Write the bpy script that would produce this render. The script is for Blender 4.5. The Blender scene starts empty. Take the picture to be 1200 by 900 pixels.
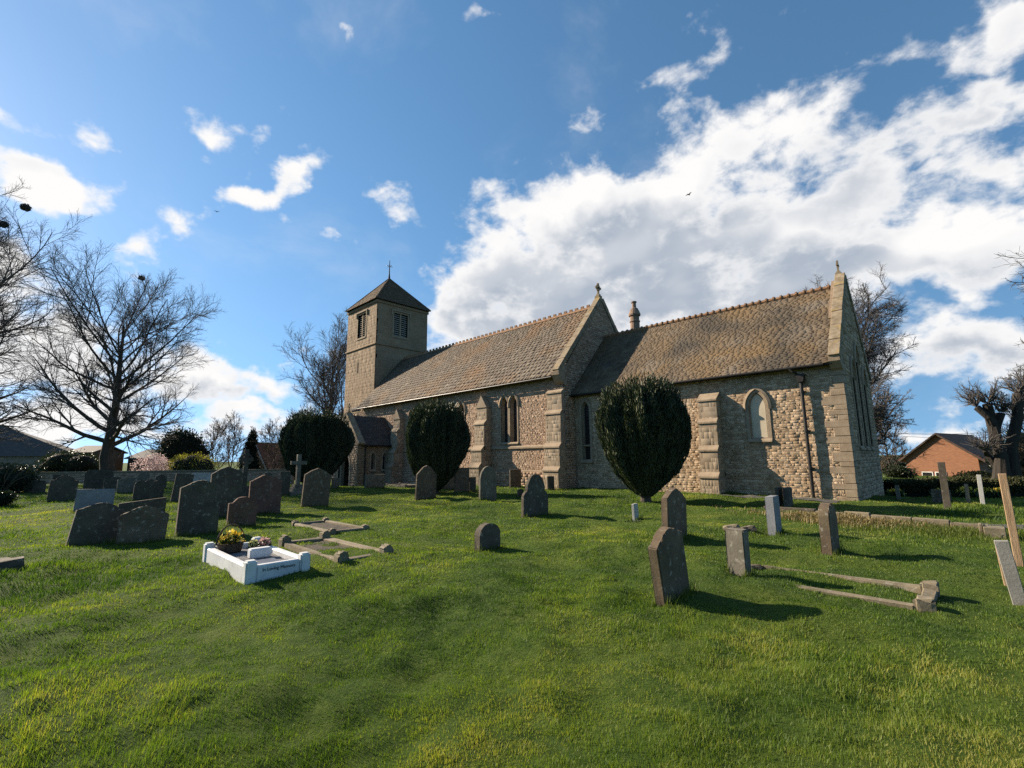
import bpy, bmesh, math, random
import numpy as np
from mathutils import Matrix, Vector

SC = bpy.context.scene
COL = SC.collection
rad = math.radians
random.seed(7)
RNG = np.random.default_rng(11)

# ------------------------------------------------------------------ camera
CAM = np.array([15.39026827, -19.80690893, 0.81899625])
FWD = np.array([-0.68912653, 0.7072971, 0.15759263])
RGT = np.array([0.71508557, 0.69896404, -0.01009441])
UPV = np.array([0.11729133, -0.10573589, 0.98745261])
FPX = 547.18                                   # focal length for a picture 1200 wide
cam_d = bpy.data.cameras.new('camera')
cam = bpy.data.objects.new('camera', cam_d)
COL.objects.link(cam)
M4 = Matrix.Identity(4)
for i in range(3):
    M4[i][0], M4[i][1], M4[i][2], M4[i][3] = RGT[i], UPV[i], -FWD[i], CAM[i]
cam.matrix_world = M4
cam_d.sensor_width = 36
cam_d.lens = FPX / 1200 * 36
cam_d.clip_start = 0.05
cam_d.clip_end = 6000
SC.camera = cam

# ------------------------------------------------------------------ exposure, sun, sky
SC.view_settings.view_transform = 'Standard'
SC.view_settings.look = 'None'
SC.view_settings.gamma = 1
SC.view_settings.use_curve_mapping = False
SC.view_settings.exposure = 1.12
SC.cycles.use_denoising = False
SC.cycles.use_adaptive_sampling = True
SC.cycles.adaptive_threshold = 0.008
SC.cycles.sample_clamp_indirect = 4
SC.cycles.max_bounces = 6
SC.cycles.transparent_max_bounces = 8
SC.cycles.caustics_reflective = False
SC.cycles.caustics_refractive = False

SUN_TH, SUN_EL = rad(71), rad(28)              # west of south, above the horizon
SUND = np.array([-math.sin(SUN_TH) * math.cos(SUN_EL), -math.cos(SUN_TH) * math.cos(SUN_EL), math.sin(SUN_EL)])
sl = bpy.data.lights.new('sun', 'SUN')
sl.energy = 5.0
sl.angle = rad(0.53)
sl.color = (1.0, 0.85, 0.66)
sun = bpy.data.objects.new('sun', sl)
COL.objects.link(sun)
sun.rotation_euler = Vector(SUND).to_track_quat('Z', 'Y').to_euler()
sun.location = (0, 0, 60)

SKY_STRENGTH = 0.085
CLOUD_WHITE = (1.0, 1.0, 1.0)


def pxdir(x, y):
    v = FWD * FPX + RGT * (x - 600) + UPV * (450 - y)
    return v / np.linalg.norm(v)


def azel(x, y):
    v = pxdir(x, y)
    return np.array([math.atan2(v[0], v[1]), math.asin(v[2])])


def build_world():
    w = bpy.data.worlds.new('World')
    SC.world = w
    w.use_nodes = True
    try:
        w.cycles.sampling_method = 'MANUAL'
        w.cycles.sample_map_resolution = 512
    except Exception:
        pass
    nt = w.node_tree
    nt.nodes.clear()
    N, L = nt.nodes.new, nt.links.new

    def math_(op, a, b=None, c=None, clamp=False):
        n = N('ShaderNodeMath')
        n.operation = op
        n.use_clamp = clamp
        for i, v in enumerate((a, b, c)):
            if v is None:
                continue
            if isinstance(v, (int, float)):
                n.inputs[i].default_value = v
            else:
                L(v, n.inputs[i])
        return n.outputs[0]

    def smooth(v, lo, hi, a=0.0, b=1.0):
        n = N('ShaderNodeMapRange')
        n.interpolation_type = 'SMOOTHSTEP'
        L(v, n.inputs[0])
        for i, q in enumerate((lo, hi, a, b)):
            n.inputs[i + 1].default_value = q
        return n.outputs[0]

    out = N('ShaderNodeOutputWorld')
    sky = N('ShaderNodeTexSky')
    sky.sky_type = 'NISHITA'
    sky.sun_disc = False
    sky.sun_elevation = SUN_EL
    sky.sun_rotation = math.atan2(SUND[0], SUND[1])
    sky.air_density = 1.0
    sky.dust_density = 0.15
    sky.ozone_density = 1.6
    # the lowest few degrees of the clear sky are taken from a little higher up: no yellow band at the horizon
    tc0 = N('ShaderNodeTexCoord')
    lf = N('ShaderNodeVectorMath')
    lf.operation = 'MULTIPLY_ADD'
    L(tc0.outputs['Generated'], lf.inputs[0])
    lf.inputs[1].default_value = (1, 1, .82)
    lf.inputs[2].default_value = (0, 0, .25)
    nm = N('ShaderNodeVectorMath')
    nm.operation = 'NORMALIZE'
    L(lf.outputs[0], nm.inputs[0])
    L(nm.outputs[0], sky.inputs['Vector'])
    hs = N('ShaderNodeHueSaturation')
    hs.inputs['Hue'].default_value = .492
    hs.inputs['Saturation'].default_value = 1.16
    L(sky.outputs[0], hs.inputs['Color'])
    bg = N('ShaderNodeBackground')
    bg.inputs[1].default_value = SKY_STRENGTH
    L(hs.outputs[0], bg.inputs[0])

    tc = N('ShaderNodeTexCoord')
    sep = N('ShaderNodeSeparateXYZ')
    L(tc.outputs['Generated'], sep.inputs[0])
    az = math_('ARCTAN2', sep.outputs[0], sep.outputs[1])
    el = math_('ARCSINE', sep.outputs[2])
    ae = N('ShaderNodeCombineXYZ')
    L(az, ae.inputs[0])
    L(el, ae.inputs[1])
    # wobble of the cloud outlines
    nz = N('ShaderNodeTexNoise')
    nz.inputs['Scale'].default_value = 9
    nz.inputs['Detail'].default_value = 7
    L(tc.outputs['Generated'], nz.inputs['Vector'])
    wob = N('ShaderNodeVectorMath')
    wob.operation = 'MULTIPLY_ADD'
    L(nz.outputs['Color'], wob.inputs[0])
    wob.inputs[1].default_value = (0.2, 0.2, 0)
    wob.inputs[2].default_value = (-0.1, -0.1, 0)
    aew = N('ShaderNodeVectorMath')
    aew.operation = 'ADD'
    L(ae.outputs[0], aew.inputs[0])
    L(wob.outputs[0], aew.inputs[1])

    def blobs(lst):
        acc = None
        for (x, y, rx, ry, rot, s) in lst:
            c = azel(x, y)
            e = 2.0
            Jx = (azel(x + e, y) - azel(x - e, y)) / (2 * e)
            Jy = (azel(x, y + e) - azel(x, y - e)) / (2 * e)
            J = np.array([Jx, Jy]).T
            r = rad(rot)
            A = J @ np.array([[math.cos(r) * rx, -math.sin(r) * ry], [math.sin(r) * rx, math.cos(r) * ry]])
            Q, S, _ = np.linalg.svd(A)
            m = N('ShaderNodeMapping')
            m.vector_type = 'TEXTURE'
            m.inputs['Location'].default_value = (c[0], c[1], 0)
            m.inputs['Rotation'].default_value = (0, 0, math.atan2(Q[1, 0], Q[0, 0]))
            m.inputs['Scale'].default_value = (S[0], S[1], 1)
            L(aew.outputs[0], m.inputs['Vector'])
            ln = N('ShaderNodeVectorMath')
            ln.operation = 'LENGTH'
            L(m.outputs[0], ln.inputs[0])
            s *= .85 if rx < 70 else 1.8
            v = math_('MULTIPLY_ADD', ln.outputs['Value'], -s, s)
            acc = v if acc is None else math_('MAXIMUM', acc, v)
        return acc

    cl = [
        (700, 300, 230, 130, -20, 1.9), (605, 335, 120, 75, -12, 1.4), (770, 230, 150, 85, -35, 1.3), (640, 400, 180, 60, 0, 1.4),
        (900, 270, 220, 120, -8, 1.4), (850, 175, 80, 45, -30, .7), (1040, 270, 190, 60, -12, 1.1), (1150, 285, 140, 55, -10, 1.2),
        (1150, 200, 130, 50, -22, .95), (1040, 195, 150, 45, -30, .8), (1130, 120, 130, 38, -30, .85), (1165, 30, 100, 45, -35, 1.0),
        (820, 330, 280, 95, 0, 1.8), (1000, 315, 220, 52, 0, 1.5), (1140, 412, 150, 52, -4, 1.3), (1090, 497, 150, 22, 0, .8),
        (830, 72, 66, 26, -22, .75), (592, 225, 24, 42, 10, .7), (1050, 60, 60, 25, -20, .35),
        (305, 218, 95, 30, -14, 1.1), (350, 203, 45, 28, -10, 1.0), (342, 257, 42, 24, -15, .7), (218, 262, 62, 22, 8, 1.1),
        (155, 288, 56, 32, 8, 1.1), (262, 155, 40, 15, 45, .7), (450, 227, 34, 18, 10, .9), (472, 249, 28, 18, 20, .8),
        (108, 153, 52, 18, 20, .9), (60, 215, 100, 36, 18, 1.2), (20, 185, 40, 20, 0, .8), (12, 120, 60, 26, 30, .9),
        (402, 42, 18, 11, 50, .6), (562, 10, 26, 16, -40, .6), (392, 270, 30, 10, 25, .4), (345, 170, 45, 12, -10, .35),
        (250, 442, 170, 36, -3, 1.0), (310, 480, 110, 24, 0, .8), (60, 410, 170, 70, 5, .9), (120, 500, 280, 40, 0, .9), (20, 330, 80, 60, 0, .7),
    ]
    mask = blobs(cl)
    gr = [(720, 335, 210, 85, -10, 1.6), (600, 385, 90, 40, 0, 1.0), (880, 330, 220, 60, 0, .9), (840, 245, 90, 40, -20, .6),
          (1000, 215, 120, 60, -20, .5), (1150, 430, 130, 35, 0, .8), (1130, 310, 120, 25, 0, .5), (270, 455, 120, 14, 0, .7), (1090, 150, 150, 90, -20, .5)]
    grey = blobs(gr)

    def fbm(offset, scale=9.0, detail=9.0, rough=.54):
        v = N('ShaderNodeVectorMath')
        v.operation = 'ADD'
        L(tc.outputs['Generated'], v.inputs[0])
        v.inputs[1].default_value = offset
        s = N('ShaderNodeVectorMath')
        s.operation = 'MULTIPLY'
        L(v.outputs[0], s.inputs[0])
        s.inputs[1].default_value = (1, 1, 1.5)
        n = N('ShaderNodeTexNoise')
        n.inputs['Scale'].default_value = scale
        n.inputs['Detail'].default_value = detail
        n.inputs['Roughness'].default_value = rough
        n.inputs['Distortion'].default_value = .25
        L(s.outputs[0], n.inputs['Vector'])
        return n.outputs[0]
    n0 = fbm((0, 0, 0))
    o = SUND * 0.03 + np.array([0, 0, .018])
    n1 = fbm(tuple(o), 4.5, 3.0, .5)
    n2 = fbm((0, 0, 0), 4.5, 3.0, .5)
    dens = math_('MULTIPLY_ADD', n0, 4.6, -2.5)
    dens = math_('ADD', dens, math_('MINIMUM', mask, 2.0))
    fine = fbm((5, 2, 1), 26.0, 8.0, .6)
    dens = math_('ADD', dens, math_('MULTIPLY_ADD', fine, 1.6, -.8))
    alpha = smooth(dens, -.15, 1.05)
    # thin veils far from the main clouds
    veil = fbm((3, 1, 2), 3.2, 6, .6)
    veil = smooth(veil, .5, .85, 0, .22)
    alpha = math_('MAXIMUM', alpha, veil)
    thick = smooth(dens, 0.3, 1.9)
    edge = smooth(math_('SUBTRACT', n2, n1), -.14, .14)
    g = math_('MULTIPLY', smooth(grey, -.25, 1.0), .8)
    g = math_('ADD', g, math_('MULTIPLY_ADD', edge, -.38, .28), clamp=True)
    g = math_('MULTIPLY', g, thick)
    mix = N('ShaderNodeMix')
    mix.data_type = 'RGBA'
    L(g, mix.inputs[0])
    mix.inputs[6].default_value = (.46, .455, .45, 1)
    mix.inputs[7].default_value = (.20, .228, .27, 1)
    cb = N('ShaderNodeBackground')
    L(mix.outputs[2], cb.inputs[0])
    cb.inputs[1].default_value = 1.0
    ms = N('ShaderNodeMixShader')
    L(alpha, ms.inputs[0])
    L(bg.outputs[0], ms.inputs[1])
    L(cb.outputs[0], ms.inputs[2])
    L(ms.outputs[0], out.inputs[0])


build_world()

# ------------------------------------------------------------------ helpers


def _hash(ix, iy, s):
    n = (ix.astype(np.int64) * 374761393 + iy.astype(np.int64) * 668265263 + s * 1274126177) & 0x7fffffff
    n = ((n ^ (n >> 13)) * 1274126177) & 0x7fffffff
    return ((n ^ (n >> 16)) & 0xffff) / 65535.0


def vnoise(x, y, s=0):
    x = np.asarray(x, float)
    y = np.asarray(y, float)
    ix, iy = np.floor(x), np.floor(y)
    fx, fy = x - ix, y - iy
    fx = fx * fx * (3 - 2 * fx)
    fy = fy * fy * (3 - 2 * fy)
    a, b = _hash(ix, iy, s), _hash(ix + 1, iy, s)
    c, d = _hash(ix, iy + 1, s), _hash(ix + 1, iy + 1, s)
    return (a * (1 - fx) + b * fx) * (1 - fy) + (c * (1 - fx) + d * fx) * fy - .5


def sstep(v, a, b):
    t = np.clip((np.asarray(v, float) - a) / (b - a), 0, 1)
    return t * t * (3 - 2 * t)


def hgt(x, y):
    """height of the churchyard ground"""
    x = np.asarray(x, float)
    y = np.asarray(y, float)
    d = np.hypot(x - CAM[0], y - CAM[1])
    z = -0.75 - .45 * sstep(x, -8, -18) * sstep(y, -9, -3) - .4 * sstep(y, 3, 9) - .08 * sstep(x, 9, 13) * sstep(y, -6, -2)
    near = 1 - sstep(d, 25, 60)
    z = z + near * (.11 * vnoise(x / 2.6, y / 2.6, 1) + .10 * vnoise(x / 1.1 + y * .2, y / 1.1, 2) + .075 * vnoise(x / .45, y / .45, 3) + .040 * vnoise(x / .2, y / .2, 4))
    # flatter against the church walls
    return z


def hz(x, y):
    return float(hgt(x, y))


def at(px, py):
    """the ground point under a spot of the picture"""
    v = pxdir(px, py)
    z = -.75
    for _ in range(25):
        p = CAM + v * ((z - CAM[2]) / v[2])
        z = .5 * z + .5 * (hz(p[0], p[1]) - (0.0))
    return Vector((p[0], p[1], hz(p[0], p[1])))


FH = np.array([FWD[0], FWD[1], 0]) / math.hypot(FWD[0], FWD[1])


def at_d(px, py, D):
    v = pxdir(px, py)
    return Vector(CAM + v * (D / (v @ FH)))


def proj(P):
    v = np.array(P, float) - CAM
    z = v @ FWD
    return np.array([600 + FPX * (v @ RGT) / z, 450 - FPX * (v @ UPV) / z])


def mesh_np(name, V, faces, mat=None, parent=None, attrs=None, smooth=False):
    """faces: list of int arrays (n,k)"""
    me = bpy.data.meshes.new(name)
    V = np.asarray(V, np.float32)
    me.vertices.add(len(V))
    me.vertices.foreach_set('co', V.ravel())
    idx = np.concatenate([np.asarray(f, np.int32).ravel() for f in faces])
    tot = np.concatenate([np.full(len(f), np.asarray(f).shape[1], np.int32) for f in faces])
    start = np.concatenate([[0], np.cumsum(tot)[:-1]]).astype(np.int32)
    me.loops.add(len(idx))
    me.loops.foreach_set('vertex_index', idx)
    me.polygons.add(len(tot))
    me.polygons.foreach_set('loop_start', start)
    try:
        me.polygons.foreach_set('loop_total', tot)
    except Exception:
        pass
    if smooth:
        me.polygons.foreach_set('use_smooth', np.ones(len(tot), bool))
    me.update(calc_edges=True)
    for k, a in (attrs or {}).items():
        at_ = me.attributes.new(k, 'FLOAT', 'POINT')
        at_.data.foreach_set('value', np.asarray(a, np.float32))
    if mat:
        me.materials.append(mat)
    ob = bpy.data.objects.new(name, me)
    COL.objects.link(ob)
    if parent:
        setpar(ob, parent)
    return ob


def setpar(ob, parent):
    """parts are modelled in world coordinates; their things neither turn nor scale"""
    ob.parent = parent
    ob.matrix_parent_inverse = Matrix.Translation(-parent_world(parent))


def parent_world(p):
    return Vector(p.get('_w', (0, 0, 0)))


def tag(o, label=None, cat=None, group=None, kind=None):
    if label:
        o['label'] = label
    if cat:
        o['category'] = cat
    if group:
        o['group'] = group
    if kind:
        o['kind'] = kind
    return o


def empty(name, loc, label=None, cat=None, group=None):
    o = bpy.data.objects.new(name, None)
    o.location = loc
    o['_w'] = tuple(loc)
    o.empty_display_size = .2
    COL.objects.link(o)
    return tag(o, label, cat, group)


class MB:
    """collects shapes in world coordinates and links them as one mesh object"""

    def __init__(s):
        s.bm = bmesh.new()

    def box(s, lo, hi, rot=None, pivot=None):
        m = Matrix.Translation([(a + b) / 2 for a, b in zip(lo, hi)]) @ Matrix.Diagonal([abs(b - a) for a, b in zip(lo, hi)] + [1])
        if rot is not None:
            pv = Matrix.Translation(pivot or [(a + b) / 2 for a, b in zip(lo, hi)])
            m = pv @ rot @ pv.inverted() @ m
        return bmesh.ops.create_cube(s.bm, size=1, matrix=m)['verts']

    def prism(s, pts, vec):
        """polygon pts (3d) extruded along vec"""
        vec = Vector(vec)
        a = [s.bm.verts.new(p) for p in pts]
        b = [s.bm.verts.new(Vector(p) + vec) for p in pts]
        n = len(a)
        s.bm.faces.new(a)
        s.bm.faces.new(b[::-1])
        for i in range(n):
            s.bm.faces.new((a[i], b[i], b[(i + 1) % n], a[(i + 1) % n]))
        return a + b

    def tube(s, pts, r, n=8, caps=True):
        pts = [Vector(p) for p in pts]
        rr = r if isinstance(r, (list, tuple)) else [r] * len(pts)
        rings = []
        for i, p in enumerate(pts):
            t = (pts[min(i + 1, len(pts) - 1)] - pts[max(i - 1, 0)]).normalized()
            u = t.orthogonal().normalized() if i == 0 else (u - t * u.dot(t)).normalized()
            v = t.cross(u)
            rings.append([s.bm.verts.new(p + (u * math.cos(2 * math.pi * k / n) + v * math.sin(2 * math.pi * k / n)) * rr[i]) for k in range(n)])
        for a, b in zip(rings, rings[1:]):
            for k in range(n):
                s.bm.faces.new((a[k], a[(k + 1) % n], b[(k + 1) % n], b[k]))
        if caps:
            s.bm.faces.new(rings[0][::-1])
            s.bm.faces.new(rings[-1])

    def lathe(s, base, prof, n=16):
        rings = []
        for (r, z) in prof:
            rings.append([s.bm.verts.new((base[0] + r * math.cos(2 * math.pi * k / n), base[1] + r * math.sin(2 * math.pi * k / n), base[2] + z)) for k in range(n)])
        for a, b in zip(rings, rings[1:]):
            for k in range(n):
                s.bm.faces.new((a[k], a[(k + 1) % n], b[(k + 1) % n], b[k]))
        s.bm.faces.new(rings[0][::-1])
        s.bm.faces.new(rings[-1])

    def strip(s, loops, closed=True, flip=False):
        """quads between successive lists of points"""
        R = [[s.bm.verts.new(p) for p in lp] for lp in loops]
        n = len(R[0])
        for a, b in zip(R, R[1:]):
            for k in range(n if closed else n - 1):
                f = (a[k], a[(k + 1) % n], b[(k + 1) % n], b[k])
                s.bm.faces.new(f[::-1] if flip else f)

    def poly(s, pts):
        s.bm.faces.new([s.bm.verts.new(p) for p in pts])

    def bevel(s, w, seg=1):
        bmesh.ops.bevel(s.bm, geom=list(s.bm.edges), offset=w, segments=seg, affect='EDGES', clamp_overlap=True)

    def jitter(s, a, sc=1.0):
        for v in s.bm.verts:
            v.co += Vector((random.uniform(-a, a), random.uniform(-a, a), random.uniform(-a, a)))

    def build(s, name, mat=None, parent=None, smooth=False):
        bmesh.ops.recalc_face_normals(s.bm, faces=s.bm.faces)
        me = bpy.data.meshes.new(name)
        s.bm.to_mesh(me)
        s.bm.free()
        if smooth:
            me.polygons.foreach_set('use_smooth', [True] * len(me.polygons))
        if mat:
            me.materials.append(mat)
        ob = bpy.data.objects.new(name, me)
        COL.objects.link(ob)
        if parent:
            ob.parent = parent
            ob.matrix_parent_inverse = Matrix.Translation(-parent_world(parent))
            ob['_w'] = (0, 0, 0)
        return ob


def top_level(ob, loc):
    """give a mesh modelled in world coordinates an origin at its base"""
    loc = Vector(loc)
    ob.data.transform(Matrix.Translation(-loc))
    ob.location = loc
    ob['_w'] = tuple(loc)
    return ob


def material(name, cols, scale=4, detail=6, rough=.9, bump=.3, bscale=30, attr=0.0, spots=(), transl=None, spec=.3, bdist=.02, metallic=0, stretch=(1, 1, 1), rand=True, rough_noise=.62):
    m = bpy.data.materials.new(name)
    m.use_nodes = True
    nt = m.node_tree
    nt.nodes.clear()
    N, L = nt.nodes.new, nt.links.new
    out = N('ShaderNodeOutputMaterial')
    b = N('ShaderNodeBsdfPrincipled')
    b.inputs['Roughness'].default_value = rough
    b.inputs['Metallic'].default_value = metallic
    b.inputs['Specular IOR Level'].default_value = spec
    tc = N('ShaderNodeTexCoord')
    vec = tc.outputs['Object']
    if rand:
        oi = N('ShaderNodeObjectInfo')
        ad = N('ShaderNodeVectorMath')
        ad.operation = 'MULTIPLY_ADD'
        L(oi.outputs['Random'], ad.inputs[0])
        ad.inputs[1].default_value = (37, 53, 71)
        L(vec, ad.inputs[2])
        vec = ad.outputs[0]
    if stretch != (1, 1, 1):
        st = N('ShaderNodeVectorMath')
        st.operation = 'MULTIPLY'
        L(vec, st.inputs[0])
        st.inputs[1].default_value = stretch
        vec = st.outputs[0]
    nz = N('ShaderNodeTexNoise')
    nz.inputs['Scale'].default_value = scale
    nz.inputs['Detail'].default_value = detail
    nz.inputs['Roughness'].default_value = rough_noise
    L(vec, nz.inputs['Vector'])
    fac = nz.outputs[0]
    mr = N('ShaderNodeMapRange')
    mr.inputs[1].default_value = .28
    mr.inputs[2].default_value = .72
    L(fac, mr.inputs[0])
    fac = mr.outputs[0]
    if attr:
        a = N('ShaderNodeAttribute')
        a.attribute_name = 'rnd'
        mx = N('ShaderNodeMix')
        mx.inputs[0].default_value = attr
        L(fac, mx.inputs[2])
        L(a.outputs['Fac'], mx.inputs[3])
        fac = mx.outputs[0]
    r = N('ShaderNodeValToRGB')
    e = r.color_ramp.elements
    while len(e) > 1:
        e.remove(e[-1])
    for i, (p, c) in enumerate(cols):
        q = e[0] if i == 0 else e.new(p)
        q.position = p
        q.color = (*c, 1)
    L(fac, r.inputs[0])
    col = r.outputs[0]
    for (c, sc_, lo, hi, amt) in spots:
        n2 = N('ShaderNodeTexNoise')
        n2.inputs['Scale'].default_value = sc_
        n2.inputs['Detail'].default_value = 5
        n2.inputs['Roughness'].default_value = .6
        L(vec, n2.inputs['Vector'])
        m2 = N('ShaderNodeMapRange')
        m2.inputs[1].default_value = lo
        m2.inputs[2].default_value = hi
        m2.inputs[4].default_value = amt
        L(n2.outputs[0], m2.inputs[0])
        mx = N('ShaderNodeMix')
        mx.data_type = 'RGBA'
        L(m2.outputs[0], mx.inputs[0])
        L(col, mx.inputs[6])
        mx.inputs[7].default_value = (*c, 1)
        col = mx.outputs[2]
    L(col, b.inputs['Base Color'])
    if bump:
        n3 = N('ShaderNodeTexNoise')
        n3.inputs['Scale'].default_value = bscale
        n3.inputs['Detail'].default_value = 6
        n3.inputs['Roughness'].default_value = .65
        L(vec, n3.inputs['Vector'])
        bp = N('ShaderNodeBump')
        bp.inputs['Strength'].default_value = bump
        bp.inputs['Distance'].default_value = bdist
        L(n3.outputs[0], bp.inputs['Height'])
        L(bp.outputs[0], b.inputs['Normal'])
    sh = b.outputs[0]
    if transl:
        t = N('ShaderNodeBsdfTranslucent')
        hm = N('ShaderNodeMix')
        hm.data_type = 'RGBA'
        hm.blend_type = 'MULTIPLY'
        hm.inputs[0].default_value = 1
        L(col, hm.inputs[6])
        hm.inputs[7].default_value = (*transl[1], 1)
        L(hm.outputs[2], t.inputs[0])
        ms = N('ShaderNodeMixShader')
        ms.inputs[0].default_value = transl[0]
        L(sh, ms.inputs[1])
        L(t.outputs[0], ms.inputs[2])
        sh = ms.outputs[0]
    L(sh, out.inputs[0])
    return m


# ------------------------------------------------------------------ materials
MT = {}
MT['chancel'] = material('chancel_rubble', [(0, (.17, .114, .070)), (.3, (.305, .213, .131)), (.6, (.405, .295, .190)), (.85, (.505, .388, .272)), (1, (.34, .203, .122))], 5, attr=.55, bump=.8, bscale=22, bdist=.03,
                         spots=[((.14, .12, .07), 1.1, .55, .75, .45), ((.42, .38, .30), 9, .62, .72, .5)], rand=False)
MT['nave'] = material('nave_rubble', [(0, (.17, .109, .070)), (.35, (.305, .201, .132)), (.7, (.405, .282, .192)), (1, (.495, .372, .270))], 5, attr=.6, bump=.6, bscale=26,
                      spots=[((.20, .17, .11), .8, .5, .75, .4), ((.40, .36, .28), 9, .62, .72, .5)], rand=False)
MT['tower'] = material('tower_ashlar', [(0, (.195, .133, .080)), (.4, (.248, .174, .108)), (.75, (.28, .202, .129)), (1, (.32, .239, .159))], 1.0, attr=.2, bump=.35, bscale=22,
                       spots=[((.16, .12, .08), .55, .5, .72, .45), ((.17, .15, .11), 2.4, .58, .75, .4)], rand=False)
MT['mortar'] = material('lime_mortar', [(0, (.17, .125, .082)), (1, (.28, .21, .145))], 6, bump=.5, bscale=40, rand=False)
MT['ashlar'] = material('dressed_limestone', [(0, (.22, .16, .105)), (.5, (.31, .24, .165)), (1, (.40, .32, .235))], 3.5, attr=.3, bump=.35, bscale=30,
                        spots=[((.17, .14, .09), 2.0, .55, .75, .5), ((.33, .30, .2), 11, .6, .7, .4)], rand=False)
MT['coping'] = material('lichened_coping', [(0, (.14, .105, .065)), (.5, (.225, .175, .115)), (1, (.33, .275, .20))], 3.5, bump=.4, bscale=28,
                        spots=[((.36, .25, .07), 2.8, .54, .66, .55), ((.12, .10, .07), 6, .6, .72, .6)], rand=False)
MT['nave_tile'] = material('stone_slates', [(0, (.054, .042, .032)), (.3, (.095, .074, .055)), (.65, (.132, .106, .08)), (.9, (.195, .163, .126)), (1, (.36, .32, .265))], 3.0, attr=.5, bump=.5, bscale=24,
                           spots=[((.21, .105, .04), .45, .50, .70, .6), ((.075, .062, .045), .9, .52, .72, .6), ((.42, .38, .30), 6, .64, .72, .7)], rand=False)
MT['chancel_tile'] = material('clay_tiles', [(0, (.064, .044, .028)), (.4, (.104, .074, .046)), (.75, (.140, .102, .065)), (1, (.20, .157, .108))], 3.0, attr=.38, bump=.45, bscale=26,
                              spots=[((.16, .10, .042), .45, .46, .64, .6), ((.15, .135, .115), .8, .52, .68, .55), ((.045, .039, .032), .33, .45, .60, .85), ((.30, .26, .20), 13, .64, .74, .6), ((.085, .07, .045), 4, .58, .74, .6)], rand=False)
MT['slate'] = material('dark_slates', [(0, (.045, .04, .038)), (1, (.10, .085, .075))], 4, attr=.5, bump=.3, rand=False, rough=.75)
MT['tower_tile'] = material('tower_tiles', [(0, (.07, .05, .035)), (.6, (.12, .085, .055)), (1, (.17, .13, .09))], 3, attr=.5, bump=.4, rand=False)
MT['under'] = material('roof_boards', [(0, (.03, .025, .02)), (1, (.06, .05, .04))], 4, bump=.1, rand=False)
MT['ridge'] = material('ridge_tile', [(0, (.14, .08, .045)), (.6, (.25, .14, .075)), (1, (.33, .22, .13))], 6, bump=.4, rand=False)
MT['iron'] = material('painted_iron', [(0, (.012, .011, .01)), (1, (.03, .025, .02))], 8, rough=.5, bump=.1, rand=False)
MT['glass'] = material('leaded_glass', [(0, (.008, .008, .010)), (.6, (.018, .018, .02)), (1, (.05, .05, .055))], 12, rough=.22, bump=.5, bscale=9, bdist=.01, spec=.6, rand=False)
MT['blank'] = material('limewashed_blocking', [(0, (.46, .39, .28)), (1, (.56, .49, .37))], 1.6, rough=.9, bump=.1, rand=False)
MT['louvre'] = material('weathered_louvre', [(0, (.24, .21, .17)), (1, (.38, .34, .28))], 6, bump=.2, rand=False)
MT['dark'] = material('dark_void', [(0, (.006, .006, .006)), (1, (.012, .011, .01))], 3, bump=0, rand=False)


def grave_mat(name, a, b, lich=.5, lc=(.36, .34, .27), moss=.35):
    return material(name, [(0, a), (.55, tuple((x + y) / 2 for x, y in zip(a, b))), (1, b)], 3.2, bump=.4, bscale=34, bdist=.012,
                    spots=[((.10, .105, .045), 1.7, .52, .72, moss), (lc, 11, .585, .66, lich), ((.05, .045, .035), 4.5, .55, .75, .55)])


GM = {
    'brown': grave_mat('brown_sandstone', (.085, .060, .037), (.165, .118, .075)),
    'grey': grave_mat('grey_limestone', (.11, .095, .07), (.21, .185, .14), .6),
    'dark': grave_mat('dark_weathered_stone', (.055, .044, .032), (.115, .094, .068), .45),
    'red': grave_mat('reddish_sandstone', (.095, .052, .038), (.165, .092, .066), .35),
    'pale': grave_mat('pale_limestone', (.33, .32, .29), (.47, .46, .42), .3, moss=.15),
    'blue': grave_mat('blue_grey_granite', (.165, .17, .18), (.265, .27, .28), .2, moss=.1),
    'kerb': grave_mat('mossy_kerbstone', (.13, .105, .065), (.25, .205, .14), .5),
}
GM['slab'] = grave_mat('grey_slab', (.19, .18, .16), (.28, .265, .235), .2, moss=.15)
MT['marble'] = material('white_marble', [(0, (.50, .50, .50)), (.5, (.62, .62, .61)), (1, (.68, .68, .66))], 2.2, rough=.5, bump=.12, spots=[((.36, .38, .31), 3, .5, .75, .55), ((.25, .24, .20), 9, .6, .75, .5)])
MT['chip'] = material('grey_chippings', [(0, (.07, .07, .075)), (.6, (.19, .19, .20)), (1, (.36, .35, .35))], 45, bump=1.0, bscale=60, bdist=.03)
MT['letter'] = material('black_lettering', [(0, (.02, .02, .03)), (1, (.03, .03, .04))], 5, bump=0)
MT['bark'] = material('bark', [(0, (.035, .028, .022)), (1, (.085, .07, .055))], 3, bump=.6, bscale=14, stretch=(1, 1, .25), rand=False)
MT['twig'] = material('twigs', [(0, (.062, .056, .052)), (1, (.12, .108, .10))], 1.2, bump=0, rand=False)
MT['twig_brown'] = material('brown_twigs', [(0, (.09, .065, .04)), (1, (.19, .14, .09))], 1.2, bump=0, rand=False)  # paler, browner twig colour for the shrubs, thickets and arching stems
MT['yew'] = material('yew_foliage', [(0, (.013, .022, .012)), (.5, (.040, .052, .026)), (1, (.12, .128, .075))], 1.6, attr=.6, bump=0, rough=.6, spec=.35, transl=(.12, (1.0, 1.2, .5)), rand=False,
                     spots=[((.10, .075, .035), 1.1, .58, .74, .5), ((.07, .09, .04), 2.6, .58, .72, .5)])
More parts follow.
